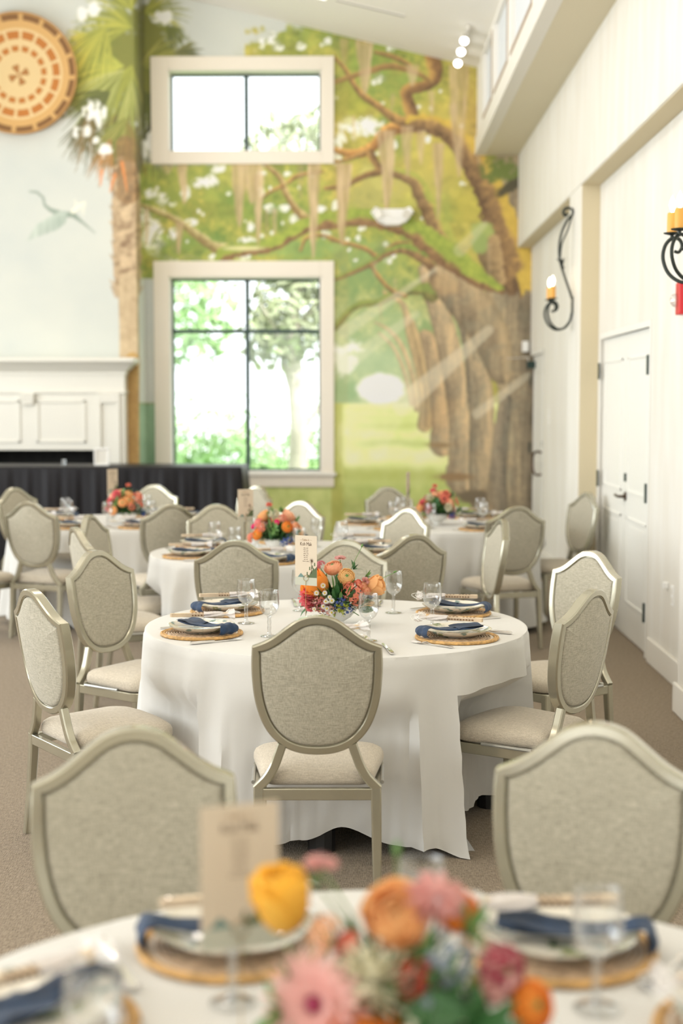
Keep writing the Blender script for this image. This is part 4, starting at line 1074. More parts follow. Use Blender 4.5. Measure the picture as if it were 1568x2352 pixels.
def goblet():
    t = empty('water_goblet')
    MB().lathe([(.0095, .082), (.018, .087), (.030, .098), (.0375, .114), (.0405, .132), (.0395, .155), (.0365, .186), (.0372, .1868), (.0355, .1866), (.0382, .155), (.0392, .132), (.0362, .115), (.029, .100), (.017, .0895), (.0, .0865)], 28).obj('bowl', M_glass, t, 60)
    MB().lathe([(0, .0005), (.036, .0005), (.0365, .002), (.020, .0045), (.009, .009), (.0065, .020), (.0085, .036), (.0062, .046), (.0088, .058), (.0065, .070), (.0095, .083), (0, .085)], 24).obj('stem', M_glass2, t, 60)
    return t
M_glass2 = glassy('thick_goblet_glass', 0.18, 0.75, (0.96, 0.97, 0.97))
pro = {}
pro['woven_charger'] = coil_disc()
pro['plate'] = make_plate().obj('dinner_plate', M_plate, None, 50)
pro['napkin'] = make_napkin().obj('folded_napkin', M_navy, None, 50)
pro['fan'] = make_fan(); pro['bag'] = make_bag()
pro['fork'] = fork_mb().obj('fork', M_steel); pro['knife'] = knife_mb().obj('knife', M_steel)
pro['goblet'] = goblet()
USED = set()
def place(kind, x, y, z, rz, label, cat, group):
    o = pro[kind]
    if kind in USED: o = copy_tree(o)
    USED.add(kind)
    o.location = (x, y, z); o.rotation_euler = (0, 0, rz); tag(o, label, cat, group); return o
SEATS = {
 'main': [(-154, 'at the near aisle seat', -40, 8), (145, 'at the far aisle seat', 215, 12), (-36, 'at the near door-side seat', 205, -18), (31, 'at the far door-side seat', -20, -6), (-90, 'behind the front chair', -60, 20), (90, 'behind the flower bowl', 30, 0)],
 't3': [(210, 'at the near aisle seat', -10, 5), (150, 'beside the tan chair on the aisle side', 0, 10), (90, 'behind the flowers', 30, 0), (33, 'at the far door-side seat', -10, 0), (-7, 'beside the edge-on chair', -10, 0), (-92, 'before the olive chair back', -30, 20)],
 't4': [(150, 'nearest the left edge', -10, 0), (195, 'beside the pale-lit chair', -10, 10), (248, 'before the pale-lit chair', -30, 0), (297, 'before the olive chair back', -20, 0), (40, 'beside the white-edged chair', -10, 0), (81, 'behind the flowers', 10, 0)],
 't5': [(185, 'nearest the second table', -10, 0), (-62, 'before the chair with its seat visible', -10, 10), (113, 'beside the beige chair', 0, 0), (60, 'behind the flowers', 0, 0), (12, 'nearest the doors', -10, 0), (235, 'behind the white-lit chair', -10, 0)],
 'fg': [(118, 'beneath the menu card', 190, 15), (60, 'behind the large goblet', -8, 4), (162, 'at the lower left corner', 60, 40), (17, 'at the right edge', 20, 0)]}
GOB = {('main', 0): (-.489, 5.984), ('main', 4): (.028, 5.548), ('main', 1): (-.274, 6.355), ('main', 3): (.143, 6.295), ('main', 2): (.295, 5.878), ('main', 5): (-.369, 5.647), ('fg', 0): (-.20, 2.15)}
for key in ('main', 'fg', 't3', 't4', 't5'):
    (cx, cy_), nm = TABLES[key]
    for i, (deg, seat, nap, fan) in enumerate(SEATS[key]):
        a = R_(deg); rr = .60 if key != 'fg' else .575
        px, py = cx + rr * math.cos(a), cy_ + rr * math.sin(a); inward = a + math.pi
        def lat(d, r_): return (cx + r_ * math.cos(a) - d * math.sin(a) * -1 * -1, cy_ + r_ * math.sin(a) + d * math.cos(a))
        s1 = seat + ', ' + nm
        place('woven_charger', px, py, TZ + .001, a, 'round rattan charger ' + s1, 'charger', 'rattan chargers')
        place('plate', px, py, TZ + .0045, a + .3, 'leaf-patterned plate ' + s1, 'plate', 'patterned plates')
        place('napkin', px, py, TZ + .0045, R_(nap), 'folded navy napkin ' + s1, 'napkin', 'navy napkins')
        fr = R_(fan)
        bagged = (key == 'main' and i == 2) or (key == 'fg' and i == 2)
        ox, oy = (-.01, .03)
        fz = TZ + .069
        place('fan', px + ox, py + oy, fz, fr, 'pale wooden fan on the plate ' + s1, 'fan', 'wooden folding fans')
        place('bag', px + ox - .005, py + oy, fz - .002, fr + (math.pi if deg % 360 < 90 or deg % 360 > 270 else 0), 'white organza bag around the fan ' + s1, 'gift bag', 'organza fan bags')
        # diner's right = clockwise side when facing the centre
        fx, fy = cx + (rr + .01) * math.cos(a) + .192 * math.sin(a) * 1, cy_ + (rr + .01) * math.sin(a) - .192 * math.cos(a)
        kx, ky = cx + (rr + .01) * math.cos(a) - .205 * math.sin(a), cy_ + (rr + .01) * math.sin(a) + .205 * math.cos(a)
        jit = R_(random.Random(i * 7 + len(key)).uniform(-9, 5))
        place('fork', fx, fy, TZ + .001, inward - math.pi / 2 + jit, 'steel fork ' + s1, 'fork', 'steel forks')
        place('knife', kx, ky, TZ + .001, inward - math.pi / 2 - jit, 'steel knife ' + s1, 'knife', 'steel knives')
        g = GOB.get((key, i)) or (cx + .41 * math.cos(a + R_(23)), cy_ + .41 * math.sin(a + R_(23)))
        place('goblet', g[0], g[1], TZ + .001, 0, 'water goblet for the plate ' + s1, 'goblet', 'water goblets')
# ------------------------------------------------------------------ flower arrangements
def petal(mb, base, dirv, upv_, ln, wd, cup=.3, curl=.2, nu=4, nv=5, ruf=0.0, mi=0):
    d = Vector(dirv).normalized(); u_ = Vector(upv_).normalized(); sd_ = d.cross(u_)
    b = Vector(base)
    def f(u, v):
        s = u * 2 - 1; w_ = wd * (math.sin(math.pi * min(1, .12 + v * .86)) ** .6)
        o = b + d * (ln * v) + sd_ * (s * w_ * .5) + u_ * (cup * ln * (v * v) + cup * .6 * wd * s * s - curl * ln * max(0, v - .7) ** 1 * .9 + ruf * math.sin(s * 9 + v * 11))
        return tuple(o)
    mb.grid(nu, nv, f, mi)
def sph(th, ph): return Vector((math.cos(th) * math.cos(ph), math.sin(th) * math.cos(ph), math.sin(ph)))
def f_rose(seed=1):
    """cupped rose: overlapping petal shells with a rolled lip, tight spiral heart"""
    r = random.Random(seed); mb = MB()
    for L, (n, R0, lo, hi, lip, wdt) in enumerate(((5, 1.0, -75, 34, .30, 1.05), (5, .90, -60, 48, .20, 1.0), (4, .76, -50, 58, .12, 1.1), (4, .58, -40, 66, .06, 1.1), (3, .40, -40, 72, .02, 1.3), (3, .22, -40, 78, 0, 1.4))):
        for i in range(n):
            a = 2 * math.pi * (i + .5 * L) / n + r.uniform(-.15, .15); tilt = r.uniform(-6, 6)
            def f(u, v, a=a, R0=R0, lo=lo, hi=hi, lip=lip, tilt=tilt, wdt=wdt, n=n):
                edge = 1 - .16 * abs(u * 2 - 1) ** 2.5
                ph = R_(lo + (hi + tilt - lo) * v * edge); th = a + (u - .5) * 2 * math.pi / n * 1.35 * wdt * (.75 + .25 * math.sin(math.pi * v))
                rr = R0 * (1 + .05 * (u - .5)); fl_ = lip * max(0, v - .72) ** 1.3 * 3.2
                p = sph(th, min(ph, R_(88))) * rr; out = Vector((math.cos(th), math.sin(th), 0))
                p = p + out * fl_; return (p.x, p.y, p.z * .95 + .12 * (1 - R0) * 2 - fl_ * .25)
            mb.grid(6, 8, f)
    mb.ball((0, 0, -.55), .45, .45, .3, 8, 4)
    return mb
def f_ranunculus(seed=1):
    r = random.Random(seed); mb = MB(); K = 7
    for L in range(K):
        n = 9 - L // 2; R0 = 1.0 - .115 * L; tilt = -30 + L * 15
        for i in range(n):
            a = 2 * math.pi * (i + .5 * L) / n + r.uniform(-.1, .1)
            def f(u, v, a=a, R0=R0, tilt=tilt):
                ph = R_(tilt - 10 + 52 * v); th = a + (u - .5) * (1.0 - .30 * abs(v - .5))
                rr = R0 * (1 + .035 * math.sin(3 * v + u * 4))
                p = sph(th, min(ph, R_(86))) * rr; return (p.x, p.y, p.z * .78)
            mb.grid(4, 4, f)
    mb.ball((0, 0, .08), .34, .34, .32, 8, 5, 1)
    return mb
def f_carnation(seed=1):
    r = random.Random(seed); mb = MB()
    for i in range(46):
        ph = math.asin(r.uniform(-.35, .98)); th = i * 2.399
        d = sph(th, ph); up = Vector((0, 0, 1)) if abs(d.z) < .9 else Vector((1, 0, 0)); up = (up - d * up.dot(d)).normalized()
        petal(mb, d * .25, d, d.cross(up), .78 + r.uniform(-.1, .1), .62, .05, .5, 5, 4, .06)
    return mb
def f_gerbera(seed=1):
    r = random.Random(seed); mb = MB()
    for L, (n, ln, ph) in enumerate(((20, 1.1, 4), (18, .95, 18), (12, .55, 38))):
        for i in range(n):
            a = 2 * math.pi * (i + .5 * L) / n; out = Vector((math.cos(a), math.sin(a), 0)); p = R_(ph + r.uniform(-5, 5))
            petal(mb, out * .12, out * math.cos(p) + Vector((0, 0, math.sin(p))), -out * math.sin(p) + Vector((0, 0, math.cos(p))), ln, .24, .02, .12, 3, 4)
    mb.ball((0, 0, .1), .2, .2, .14, 8, 4, 1)
    return mb
def f_daisy(seed=1):
    mb = MB()
    for i in range(11):
        a = 2 * math.pi * i / 11; out = Vector((math.cos(a), math.sin(a), 0)); petal(mb, out * .25, out, (0, 0, 1), .8, .42, .02, .1, 3, 3)
    mb.ball((0, 0, .08), .36, .36, .24, 8, 4, 1)
    return mb
def f_cluster(seed=1, n=20, pet=5, flat=.65):
    r = random.Random(seed); mb = MB()
    for i in range(n):
        ph = math.asin(1 - (i + .5) / n * 1.25) if abs(1 - (i + .5) / n * 1.25) <= 1 else -.4; th = i * 2.399 + r.uniform(-.2, .2)
        c = sph(th, ph) * r.uniform(.78, 1.0); c.z *= flat; nrm = c.normalized(); a0 = r.uniform(0, 6)
        t1 = nrm.orthogonal().normalized(); t2 = nrm.cross(t1)
        for k in range(pet):
            a = a0 + 2 * math.pi * k / pet; d = t1 * math.cos(a) + t2 * math.sin(a)
            petal(mb, c + d * .02, d, nrm, .30, .25, .10, .2, 3, 3)
        mb.ball(c + nrm * .03, .05, n=5, m_=3, mi=1)
    return mb
def f_buds(seed=1, n=22):
    r = random.Random(seed); mb = MB()
    for i in range(n):
        c = Vector((r.gauss(0, .45), r.gauss(0, .45), r.uniform(-.2, .9))); mb.ball(c, r.uniform(.09, .15), n=6, m_=4, mi=0); mb.tube([(0, 0, -.8), c * .5 + Vector((0, 0, -.2)), c], [.03, .02, .015], 4, 1)
    return mb
def f_plume(seed=1):
    r = random.Random(seed); mb = MB()
    for k in range(9):
        a = r.uniform(0, 6.28); tip = Vector((math.cos(a) * .55, math.sin(a) * .55, r.uniform(.4, 1.1)))
        for i in range(16):
            t = i / 15; p = tip * t + Vector((r.gauss(0, .06), r.gauss(0, .06), r.gauss(0, .05) - .3 * t * t)); mb.ball(p, .055 * (1.3 - t), n=5, m_=3)
    return mb
def f_bud(seed=1):
    mb = MB(); mb.lathe([(0, -.9), (.25, -.8), (.42, -.4), (.45, 0), (.3, .5), (.12, .9), (0, 1.0)], 8); return mb
def f_leafspray(seed=1):
    r = random.Random(seed); mb = MB()
    for i in range(7):
        a = r.uniform(0, 6.28); p = R_(r.uniform(15, 70)); out = Vector((math.cos(a), math.sin(a), 0))
        petal(mb, (0, 0, 0), out * math.cos(p) + Vector((0, 0, math.sin(p))), -out * math.sin(p) + Vector((0, 0, math.cos(p))), r.uniform(.7, 1.1), .26, .05, .5, 4, 5)
    return mb
def f_leaf(seed=1):
    mb = MB(); petal(mb, (0, 0, 0), (1, 0, 0), (0, 0, 1), 1.0, .5, .12, .5, 5, 7); return mb
FM = {}
def pm(name, c, rough=.6, var=.18):
    m = mat('petal_' + name, c, rough, sheen=.1, noise=(45, var * .3)); N, L = nodes(m)
    t = N.new('ShaderNodeBsdfTranslucent'); t.inputs[0].default_value = (*c, 1); mx = N.new('ShaderNodeMixShader'); mx.inputs[0].default_value = .42
    L.new(N['Principled BSDF'].outputs[0], mx.inputs[1]); L.new(t.outputs[0], mx.inputs[2]); L.new(mx.outputs[0], N['Material Output'].inputs[0])
    return m
PC = {'orange': pm('orange', (1.0, .40, .06)), 'apricot': pm('apricot', (1.0, .60, .27)), 'peach': pm('peach', (1.0, .58, .36)), 'yellowpeach': pm('yellow_peach', (1.0, .70, .34)), 'pink': pm('pink', (1.0, .27, .30)),
      'coral': pm('coral', (.92, .32, .22)), 'blush': pm('blush', (.92, .55, .50)), 'mauve': pm('mauve', (.60, .19, .24)), 'raspberry': pm('raspberry', (.58, .07, .14)), 'red': pm('red', (.60, .06, .05)), 'cream': pm('cream', (.90, .86, .66)),
      'white': pm('white', (.88, .87, .80), var=.05), 'blue': pm('blue', (.07, .12, .42)), 'greyblue': pm('grey_blue', (.34, .40, .46)), 'yellow': pm('yellow', (.85, .62, .08)), 'lime': pm('lime', (.55, .58, .06)), 'hot': pm('hot_pink', (.95, .03, .30)), 'green': M_leaf, 'fresh': M_leaf2, 'golden': pm('golden', (1.0, .62, .08)), 'amber': pm('amber', (1.0, .50, .07))}
M_disc = mat('flower_centre_yellow', (.65, .45, .05), .8); M_discd = mat('flower_centre_dark', (.30, .03, .08), .8)
def proto(kind, mb, mats):
    me = mb.mesh(kind, mats, 80); return me
PROT = {'garden_rose': (f_rose(), 1), 'ranunculus': (f_ranunculus(), 2), 'carnation': (f_carnation(), 1), 'gerbera_daisy': (f_gerbera(), 2), 'chamomile_daisy': (f_daisy(), 2), 'phlox_cluster': (f_cluster(), 2), 'delphinium': (f_cluster(5, 14, 5, .9), 2),
        'filler_buds': (f_buds(), 2), 'goldenrod': (f_plume(), 1), 'flower_bud': (f_bud(), 1), 'leaf_spray': (f_leafspray(), 1), 'broad_leaf': (f_leaf(), 1), 'spray_rose': (f_ranunculus(4), 2), 'scabiosa': (f_carnation(9), 1)}
CENT = {'ranunculus': M_leaf2, 'gerbera_daisy': M_discd, 'chamomile_daisy': M_disc, 'phlox_cluster': M_disc, 'delphinium': PC['greyblue'], 'filler_buds': M_stem, 'spray_rose': PC['coral']}
MESHES = {}
def flower(kind, colr, parent, loc, size, face=None, squash=(1, 1, 1)):
    key = (kind, colr)
    if key not in MESHES:
        mb, nm = PROT[kind]; MESHES[key] = mb.mesh(kind, [PC[colr]] + ([CENT[kind]] if nm > 1 else []), 80)
    o = link(kind, MESHES[key], parent); o.location = loc
    d = Vector(face).normalized() if face is not None else Vector((0, 0, 1))
    q = d.to_track_quat('Z', 'Y'); o.rotation_mode = 'QUATERNION'; o.rotation_quaternion = q
    o.scale = (size * squash[0], size * squash[1], size * squash[2]); return o
VASE = MB().lathe([(0, .0), (.032, .0), (.036, .004), (.026, .012), (.024, .018), (.050, .034), (.072, .058), (.080, .086), (.077, .088), (.068, .060), (.045, .040), (0, .034)], 36).mesh('vase', M_vase, 60)
def arrangement(loc, spec, label, seed, rz=0, green=1.0):
    r = random.Random(seed)
    root = empty('flower_arrangement', loc); tag(root, label, 'flowers', 'flower bowls on the tables')
    link('vase', VASE, root)
    stems = MB()
    for (kind, colr, x, y, z, s, *rest) in spec:
        face = rest[0] if rest and rest[0] is not None else (x * 2.2, y * 2.2 - .05, z - .05)
        sq = rest[1] if len(rest) > 1 else (1, 1, 1)
        flower(kind, colr, root, (x, y, z), s, face, sq)
        mid = Vector((x * .45, y * .45, .07 + (z - .07) * .55))
        stems.tube([tuple(p) for p in spline([(x * .12, y * .12, .055), mid, (x, y, z - s * .3)], 4)], .0013 if s < .02 else .0019, 5)
    stems.obj('stems', M_stem, root)
    # dense greenery low in the bowl: leaves of several kinds
    mb = MB()
    for i in range(int(330 * green)):
        a = r.uniform(0, 6.283); ph = math.asin(r.uniform(.0, .98)); out = Vector((math.cos(a), math.sin(a), 0))
        rad = r.uniform(.02, .10); b = Vector((out.x * rad, out.y * rad, .075 + r.uniform(0, .09) * math.sin(ph)))
        d = out * math.cos(ph) + Vector((0, 0, math.sin(ph))); n_ = -out * math.sin(ph) + Vector((0, 0, math.cos(ph)))
        petal(mb, b, d, n_, r.uniform(.03, .085), r.uniform(.007, .022), .1, r.uniform(0, .6), 3, 4, mi=r.choice((0, 0, 0, 1)))
    o = mb.obj('foliage', [M_leaf, M_leaf2], root, 80); o['kind'] = 'stuff'
    root.rotation_euler = (0, 0, rz)
    return root
def C_(dx, dz, y=None, R=.15):   # offset on the near side of the mound
    return (dx, y if y is not None else -math.sqrt(max(0, R * R - dx * dx)) * .6, dz)
M_SPEC = [
 ('garden_rose', 'orange', -.100, -.045, .180, .058, (-.8, -.25, .6), (1, 1, 1.1)), ('garden_rose', 'amber', -.088, -.06, .170, .040, (-.2, -.8, .5)),
 ('ranunculus', 'peach', -.024, .00, .245, .040, (-.3, -.5, 1)), ('ranunculus', 'yellowpeach', .033, -.06, .212, .037, (.15, -.9, .45)),
 ('garden_rose', 'apricot', .155, -.01, .168, .045, (.9, -.25, .35), (.9, .9, 1.3)), ('carnation', 'pink', -.128, -.05, .122, .042, (-.7, -.5, .2)), ('carnation', 'pink', -.118, -.06, .090, .026),
 ('scabiosa', 'blush', .006, .01, .283, .024, (0, -.1, 1), (1, 1, .5)), ('phlox_cluster', 'mauve', -.080, .0, .252, .026), ('phlox_cluster', 'raspberry', -.092, -.01, .236, .016),
 ('phlox_cluster', 'coral', .062, -.075, .150, .050, (.2, -1, .5)), ('phlox_cluster', 'coral', .075, -.08, .118, .030), ('phlox_cluster', 'coral', .045, -.07, .178, .026), ('spray_rose', 'peach', .100, -.055, .172, .021, (.3, -1, .5)), ('spray_rose', 'peach', .118, -.060, .152, .018, (.3, -1, .3)), ('spray_rose', 'coral', .085, -.06, .186, .017),
 ('carnation', 'blush', .108, -.03, .186, .022), ('phlox_cluster', 'mauve', -.066, -.095, .098, .036, (-.3, -1, .4)), ('phlox_cluster', 'blush', -.040, -.10, .080, .030), ('phlox_cluster', 'coral', -.075, -.08, .115, .028), ('filler_buds', 'white', -.05, -.08, .10, .040), ('filler_buds', 'blush', -.09, -.07, .10, .034), ('filler_buds', 'white', .03, -.09, .10, .026),
 ('delphinium', 'blue', .006, -.100, .098, .030, (0, -1, .3)), ('delphinium', 'blue', .035, -.095, .080, .026, (.2, -1, .3)), ('delphinium', 'blue', .018, -.09, .118, .020), ('delphinium', 'greyblue', .012, -.10, .108, .016), ('goldenrod', 'lime', .006, -.112, .082, .046, (0, -1, -.9)), ('goldenrod', 'lime', .024, -.112, .098, .034, (.2, -1, -.3)), ('goldenrod', 'lime', .0, -.112, .095, .034, (-.2, -1, -.2)), ('goldenrod', 'lime', -.018, -.115, .060, .022, (-.3, -1, -.2)),
 ('flower_bud', 'fresh', .098, .0, .336, .0095, (.4, 0, 1)), ('flower_bud', 'fresh', .237, .0, .226, .009, (1, 0, .3)), ('leaf_spray', 'green', .062, .0, .235, .045, (.2, 0, 1)), ('leaf_spray', 'fresh', .112, .0, .205, .036), ('broad_leaf', 'green', -.06, -.07, .05, .085, (-.2, .1, 1)), ('broad_leaf', 'green', .085, -.06, .07, .07, (.3, -.6, .6)),
 ('leaf_spray', 'fresh', -.05, -.02, .17, .06), ('leaf_spray', 'green', .02, -.04, .14, .07, (0, -.8, 1)), ('goldenrod', 'lime', .04, .03, .215, .03), ('carnation', 'apricot', -.085, .045, .10, .05), ('leaf_spray', 'green', -.12, -.02, .09, .06, (-1, -.5, .3))]
for (x, z, s) in ((-.090, .152, .0115), (-.056, .152, .0115), (-.052, .117, .011), (-.027, .120, .0125), (-.062, .096, .011), (-.047, .087, .012), (-.028, .071, .012), (-.063, .183, .012), (-.036, .135, .010), (-.10, .085, .009), (-.066, .060, .009)):
    M_SPEC.append(('chamomile_daisy', 'white', x, -.125, z, s, (x, -1, .35)))
arrangement((-.095, 5.945, TZ + .001), M_SPEC, 'low white bowl of peach, orange and coral flowers on the sharp middle table', 2)
F_SPEC = [
 ('garden_rose', 'golden', -.160, .00, .262, .040, (-.2, -.2, 1), (.95, .95, 1.5)), ('scabiosa', 'blush', -.105, .02, .300, .024, (0, 0, 1), (1, 1, .5)), ('flower_bud', 'fresh', .0, .04, .315, .012), ('garden_rose', 'apricot', .0, -.01, .236, .046, (-.2, -.7, .6)), ('scabiosa', 'blush', .052, -.02, .262, .040, (.1, -.6, 1)), ('ranunculus', 'orange', .085, .0, .240, .032, (.4, -.6, .5)),
 ('carnation', 'cream', -.036, -.085, .175, .056, (-.1, -1, .4)), ('gerbera_daisy', 'blush', -.110, -.095, .150, .062, (-.4, -1, .3)), ('garden_rose', 'orange', -.045, -.125, .105, .050, (0, -.8, .6)), ('phlox_cluster', 'red', .018, -.09, .182, .030), ('delphinium', 'greyblue', .067, -.06, .197, .038), ('delphinium', 'greyblue', .04, -.10, .15, .024),
 ('ranunculus', 'raspberry', .138, -.06, .183, .034, (.5, -1, .3)), ('carnation', 'blush', .125, -.055, .175, .040), ('ranunculus', 'orange', .178, -.06, .135, .034, (.6, -.8, .4)), ('ranunculus', 'peach', .175, -.05, .105, .03), ('chamomile_daisy', 'cream', .028, -.135, .128, .024, (0, -1, .4)), ('chamomile_daisy', 'cream', .0, -.15, .100, .022, (0, -1, .4)), ('chamomile_daisy', 'cream', .05, -.15, .098, .026, (0, -1, .4)),
 ('flower_bud', 'cream', .088, -.12, .140, .016), ('phlox_cluster', 'coral', .105, -.13, .09, .034), ('phlox_cluster', 'peach', -.100, -.03, .222, .026), ('spray_rose', 'coral', -.070, -.03, .205, .020), ('carnation', 'blush', .0, -.13, .06, .04), ('carnation', 'pink', -.10, -.12, .07, .034), ('leaf_spray', 'green', .07, -.10, .12, .08, (.2, -1, .5)), ('leaf_spray', 'green', .10, -.09, .11, .07, (.6, -1, .4)), ('leaf_spray', 'fresh', -.13, -.05, .17, .06, (-1, -.6, .3)),
 ('leaf_spray', 'fresh', .09, -.02, .22, .05), ('broad_leaf', 'green', .08, -.12, .10, .09, (.2, -.9, .6)), ('leaf_spray', 'green', .02, -.07, .14, .08, (0, -1, .6)), ('goldenrod', 'lime', .095, -.07, .17, .03), ('leaf_spray', 'fresh', -.105, .02, .27, .03), ('leaf_spray', 'green', .09, -.13, .13, .09, (.4, -1, .4)), ('leaf_spray', 'green', .03, -.14, .12, .08, (0, -1, .2)), ('leaf_spray', 'fresh', -.15, -.08, .13, .07, (-1, -1, .2)), ('broad_leaf', 'green', .05, -.13, .14, .08, (.6, -1, .4)), ('broad_leaf', 'green', .0, -.11, .15, .09, (-.2, -1, .8)), ('garden_rose', 'cream', .15, -.12, .09, .035, (.4, -1, .3))]
arrangement((.05, 1.90, TZ + .001), F_SPEC, 'large blurred bowl of orange, cream and pink flowers on the nearest table', 3)
def rand_spec(seed, pal):
    r = random.Random(seed); out = []
    n = 26
    for i in range(n):
        ph = math.asin(.05 + .93 * (i + .5) / n); a = i * 2.399 + r.uniform(-.3, .3); rad = .145 + r.uniform(-.015, .02)
        x, y, z = rad * math.cos(a) * math.cos(ph), rad * math.sin(a) * math.cos(ph), .085 + .155 * math.sin(ph) + r.uniform(-.01, .03)
        kind, c, s = pal[i % len(pal)]
        out.append((kind, c, x, y, z, s * r.uniform(.85, 1.15)))
    for k in range(3): a = r.uniform(0, 6.28); out.append(('leaf_spray', 'fresh', .05 * math.cos(a), .05 * math.sin(a), .2 + .05 * r.random(), .05, (0, 0, 1)))
    out.append(('scabiosa', 'coral', -.055, 0, .30, .02, (0, 0, 1))); out.append(('delphinium', 'blue', .01, -.12, .085, .034, (0, -1, .3))); out.append(('delphinium', 'blue', -.02, -.12, .075, .028, (0, -1, .3)))
    return out
PAL3 = [('garden_rose', 'apricot', .042), ('phlox_cluster', 'coral', .034), ('leaf_spray', 'green', .05), ('carnation', 'cream', .038), ('ranunculus', 'orange', .034), ('chamomile_daisy', 'white', .016), ('phlox_cluster', 'pink', .03), ('leaf_spray', 'fresh', .05), ('scabiosa', 'raspberry', .026), ('spray_rose', 'hot', .016), ('garden_rose', 'peach', .040)]
PAL4 = [('garden_rose', 'peach', .042), ('ranunculus', 'apricot', .036), ('leaf_spray', 'green', .05), ('carnation', 'pink', .034), ('phlox_cluster', 'coral', .034), ('ranunculus', 'yellowpeach', .036), ('leaf_spray', 'fresh', .05), ('spray_rose', 'coral', .02)]
PAL5 = [('gerbera_daisy', 'coral', .05), ('garden_rose', 'apricot', .04), ('leaf_spray', 'green', .06), ('carnation', 'coral', .038), ('scabiosa', 'pink', .03), ('ranunculus', 'peach', .034), ('delphinium', 'greyblue', .03), ('carnation', 'cream', .034), ('leaf_spray', 'green', .06), ('phlox_cluster', 'mauve', .03)]
arrangement((-.53, 8.86, TZ + .001), rand_spec(5, PAL3), 'mixed bowl with a cream carnation and orange blooms on the second table', 6, rz=.6)
arrangement((-1.82, 10.98, TZ + .001), rand_spec(6, PAL4), 'peach and pink flower bowl on the far table by the black bar', 7, rz=2.0)
arrangement((.585, 10.9, TZ + .001), rand_spec(8, PAL5), 'coral flower bowl on the far table by the painted oaks', 8, rz=1.1)

# ------------------------------------------------------------------ menu cards on wire stakes
def text(body, size, loc, parent, name, m, sx=1.0):
    cu = bpy.data.curves.new(name, 'FONT'); cu.body = body; cu.size = size; cu.align_x = 'CENTER'; cu.align_y = 'CENTER'; cu.extrude = 0.0; cu.resolution_u = 2
    cu.materials.append(m); cu.space_character = .95
    key = (body, size)
    if key not in MESHES:
        tmp = bpy.data.objects.new('tmp', cu); C.objects.link(tmp); bpy.context.view_layer.update()
        MESHES[key] = bpy.data.meshes.new_from_object(tmp.evaluated_get(bpy.context.evaluated_depsgraph_get())); bpy.data.objects.remove(tmp)
    o = link(name, MESHES[key], parent); o.location = loc; o.rotation_euler = (R_(90), 0, 0); o.scale = (sx, 1, 1); return o
def menu_card(loc, rz, label, tilt=0, full=True, wd=.105, ht=.205, zc=.27):
    """card facing -Y in its own frame; z measured from the table top"""
    t = empty('menu_card', loc, rz); tag(t, label, 'menu card', 'menu cards on stakes')
    z0, z1 = zc - ht / 2, zc + ht / 2
    c = MB().box(-wd / 2, wd / 2, -.0006, .0006, z0, z1).obj('card', M_card, t, 0)
    y = -.0011
    if full: text('Table 6', .013, (-.002, y, z1 - .018), t, 'heading_script', M_inklight, .9); text('Koh Mak', .021, (0, y, z1 - .035), t, 'title_lettering', M_ink, .78)
    m = MB(); r = random.Random(3)
    for s in (-1, 1): m.box(s * .023 - .006, s * .023 + .006, y, y + .0002, z1 - .0185, z1 - .0178)
    m.obj('heading_dash', M_inklight, t, 0)
    for i, (a, b) in enumerate(((.009, .009), (.011, .009), (.009, .009), (.012, .009), (.008, .009), (.007, .008), (.007, .008), (.013, .014))):
        m = MB(); zz = z1 - .051 - i * .0078; x = -(a + b + .004) / 2
        for seg in (a, b):   # lines of small script too small to read
            q = x
            while q < x + seg - .001:
                hh = r.uniform(.0012, .0028); m.box(q, q + .0008, y, y + .0002, zz - .0012, zz - .0012 + hh); q += .0015
            x += seg + .004
        m.box(-(a + b + .004) / 2, (a + b + .004) / 2 , y + .0001, y + .0002, zz - .0013, zz - .0011)
        m.obj('script_line', M_ink, t, 0)
    p = MB()
    def poly(pts, mi): k = len(pts); p.add([(x, y, z0 + z) for x, z in pts] + [(x, y + .0003, z0 + z) for x, z in pts], [tuple(range(k)), tuple(range(2 * k - 1, k - 1, -1))], mi)
    e = wd / 2
    poly([(-e, 0), (e, 0), (e, .033), (-e, .033)], 0)
    poly([(-e + .012, .032), (-e + .022, .044), (-e + .028, .050), (-e + .036, .043), (-e + .048, .033)], 1)
    poly([(.002, .032), (.010, .045), (.016, .042), (.022, .055), (.030, .062), (.036, .075), (.041, .068), (e, .08), (e, .033)], 2)
    for i in range(11):
        a = 2 * math.pi * i / 11; poly([(.026, .100), (.026 + .013 * math.cos(a), .102 + .013 * math.sin(a)), (.026 + .004 * math.cos(a + .5), .102 + .004 * math.sin(a + .5))], 3)
    poly([(.0245, .05), (.0275, .05), (.0268, .10), (.0255, .10)], 3)
    for (x, z) in ((.018, .072), (.031, .078), (.042, .09), (.006, .05)): poly([(x - .003, z - .008), (x + .003, z - .008), (x + .002, z + .006), (x - .002, z + .006)], 2)
    p.obj('palm_print', [M_water, M_teal, M_greenink, M_ink], t, 0)
    s = MB(); s.tube([(0, -.003, .0015), (0, -.003, z0 + .02)], .0011, 6)
    s.tube([(.012 * math.cos(a), -.003, z0 + .030 + .012 * math.sin(a)) for a in [2 * math.pi * i / 16 for i in range(17)]], .0009, 6)
    s.tube([(.030 * math.cos(a), .030 * math.sin(a), .0015) for a in [2 * math.pi * i / 24 for i in range(25)]], .0012, 6)
    s.obj('wire_holder', M_brass, t)
    return t
menu_card((-.227, 5.80, TZ), R_(-30), 'printed cream menu card with a palm drawing on the sharp middle table', zc=.290)
menu_card((-.177, 2.03, TZ), R_(20), 'large blurred menu card standing on the nearest table', wd=.118, ht=.215, zc=.245)
menu_card((-.73, 8.93, TZ), R_(28), 'blurred menu card standing on the second table beside its flowers', zc=.29)
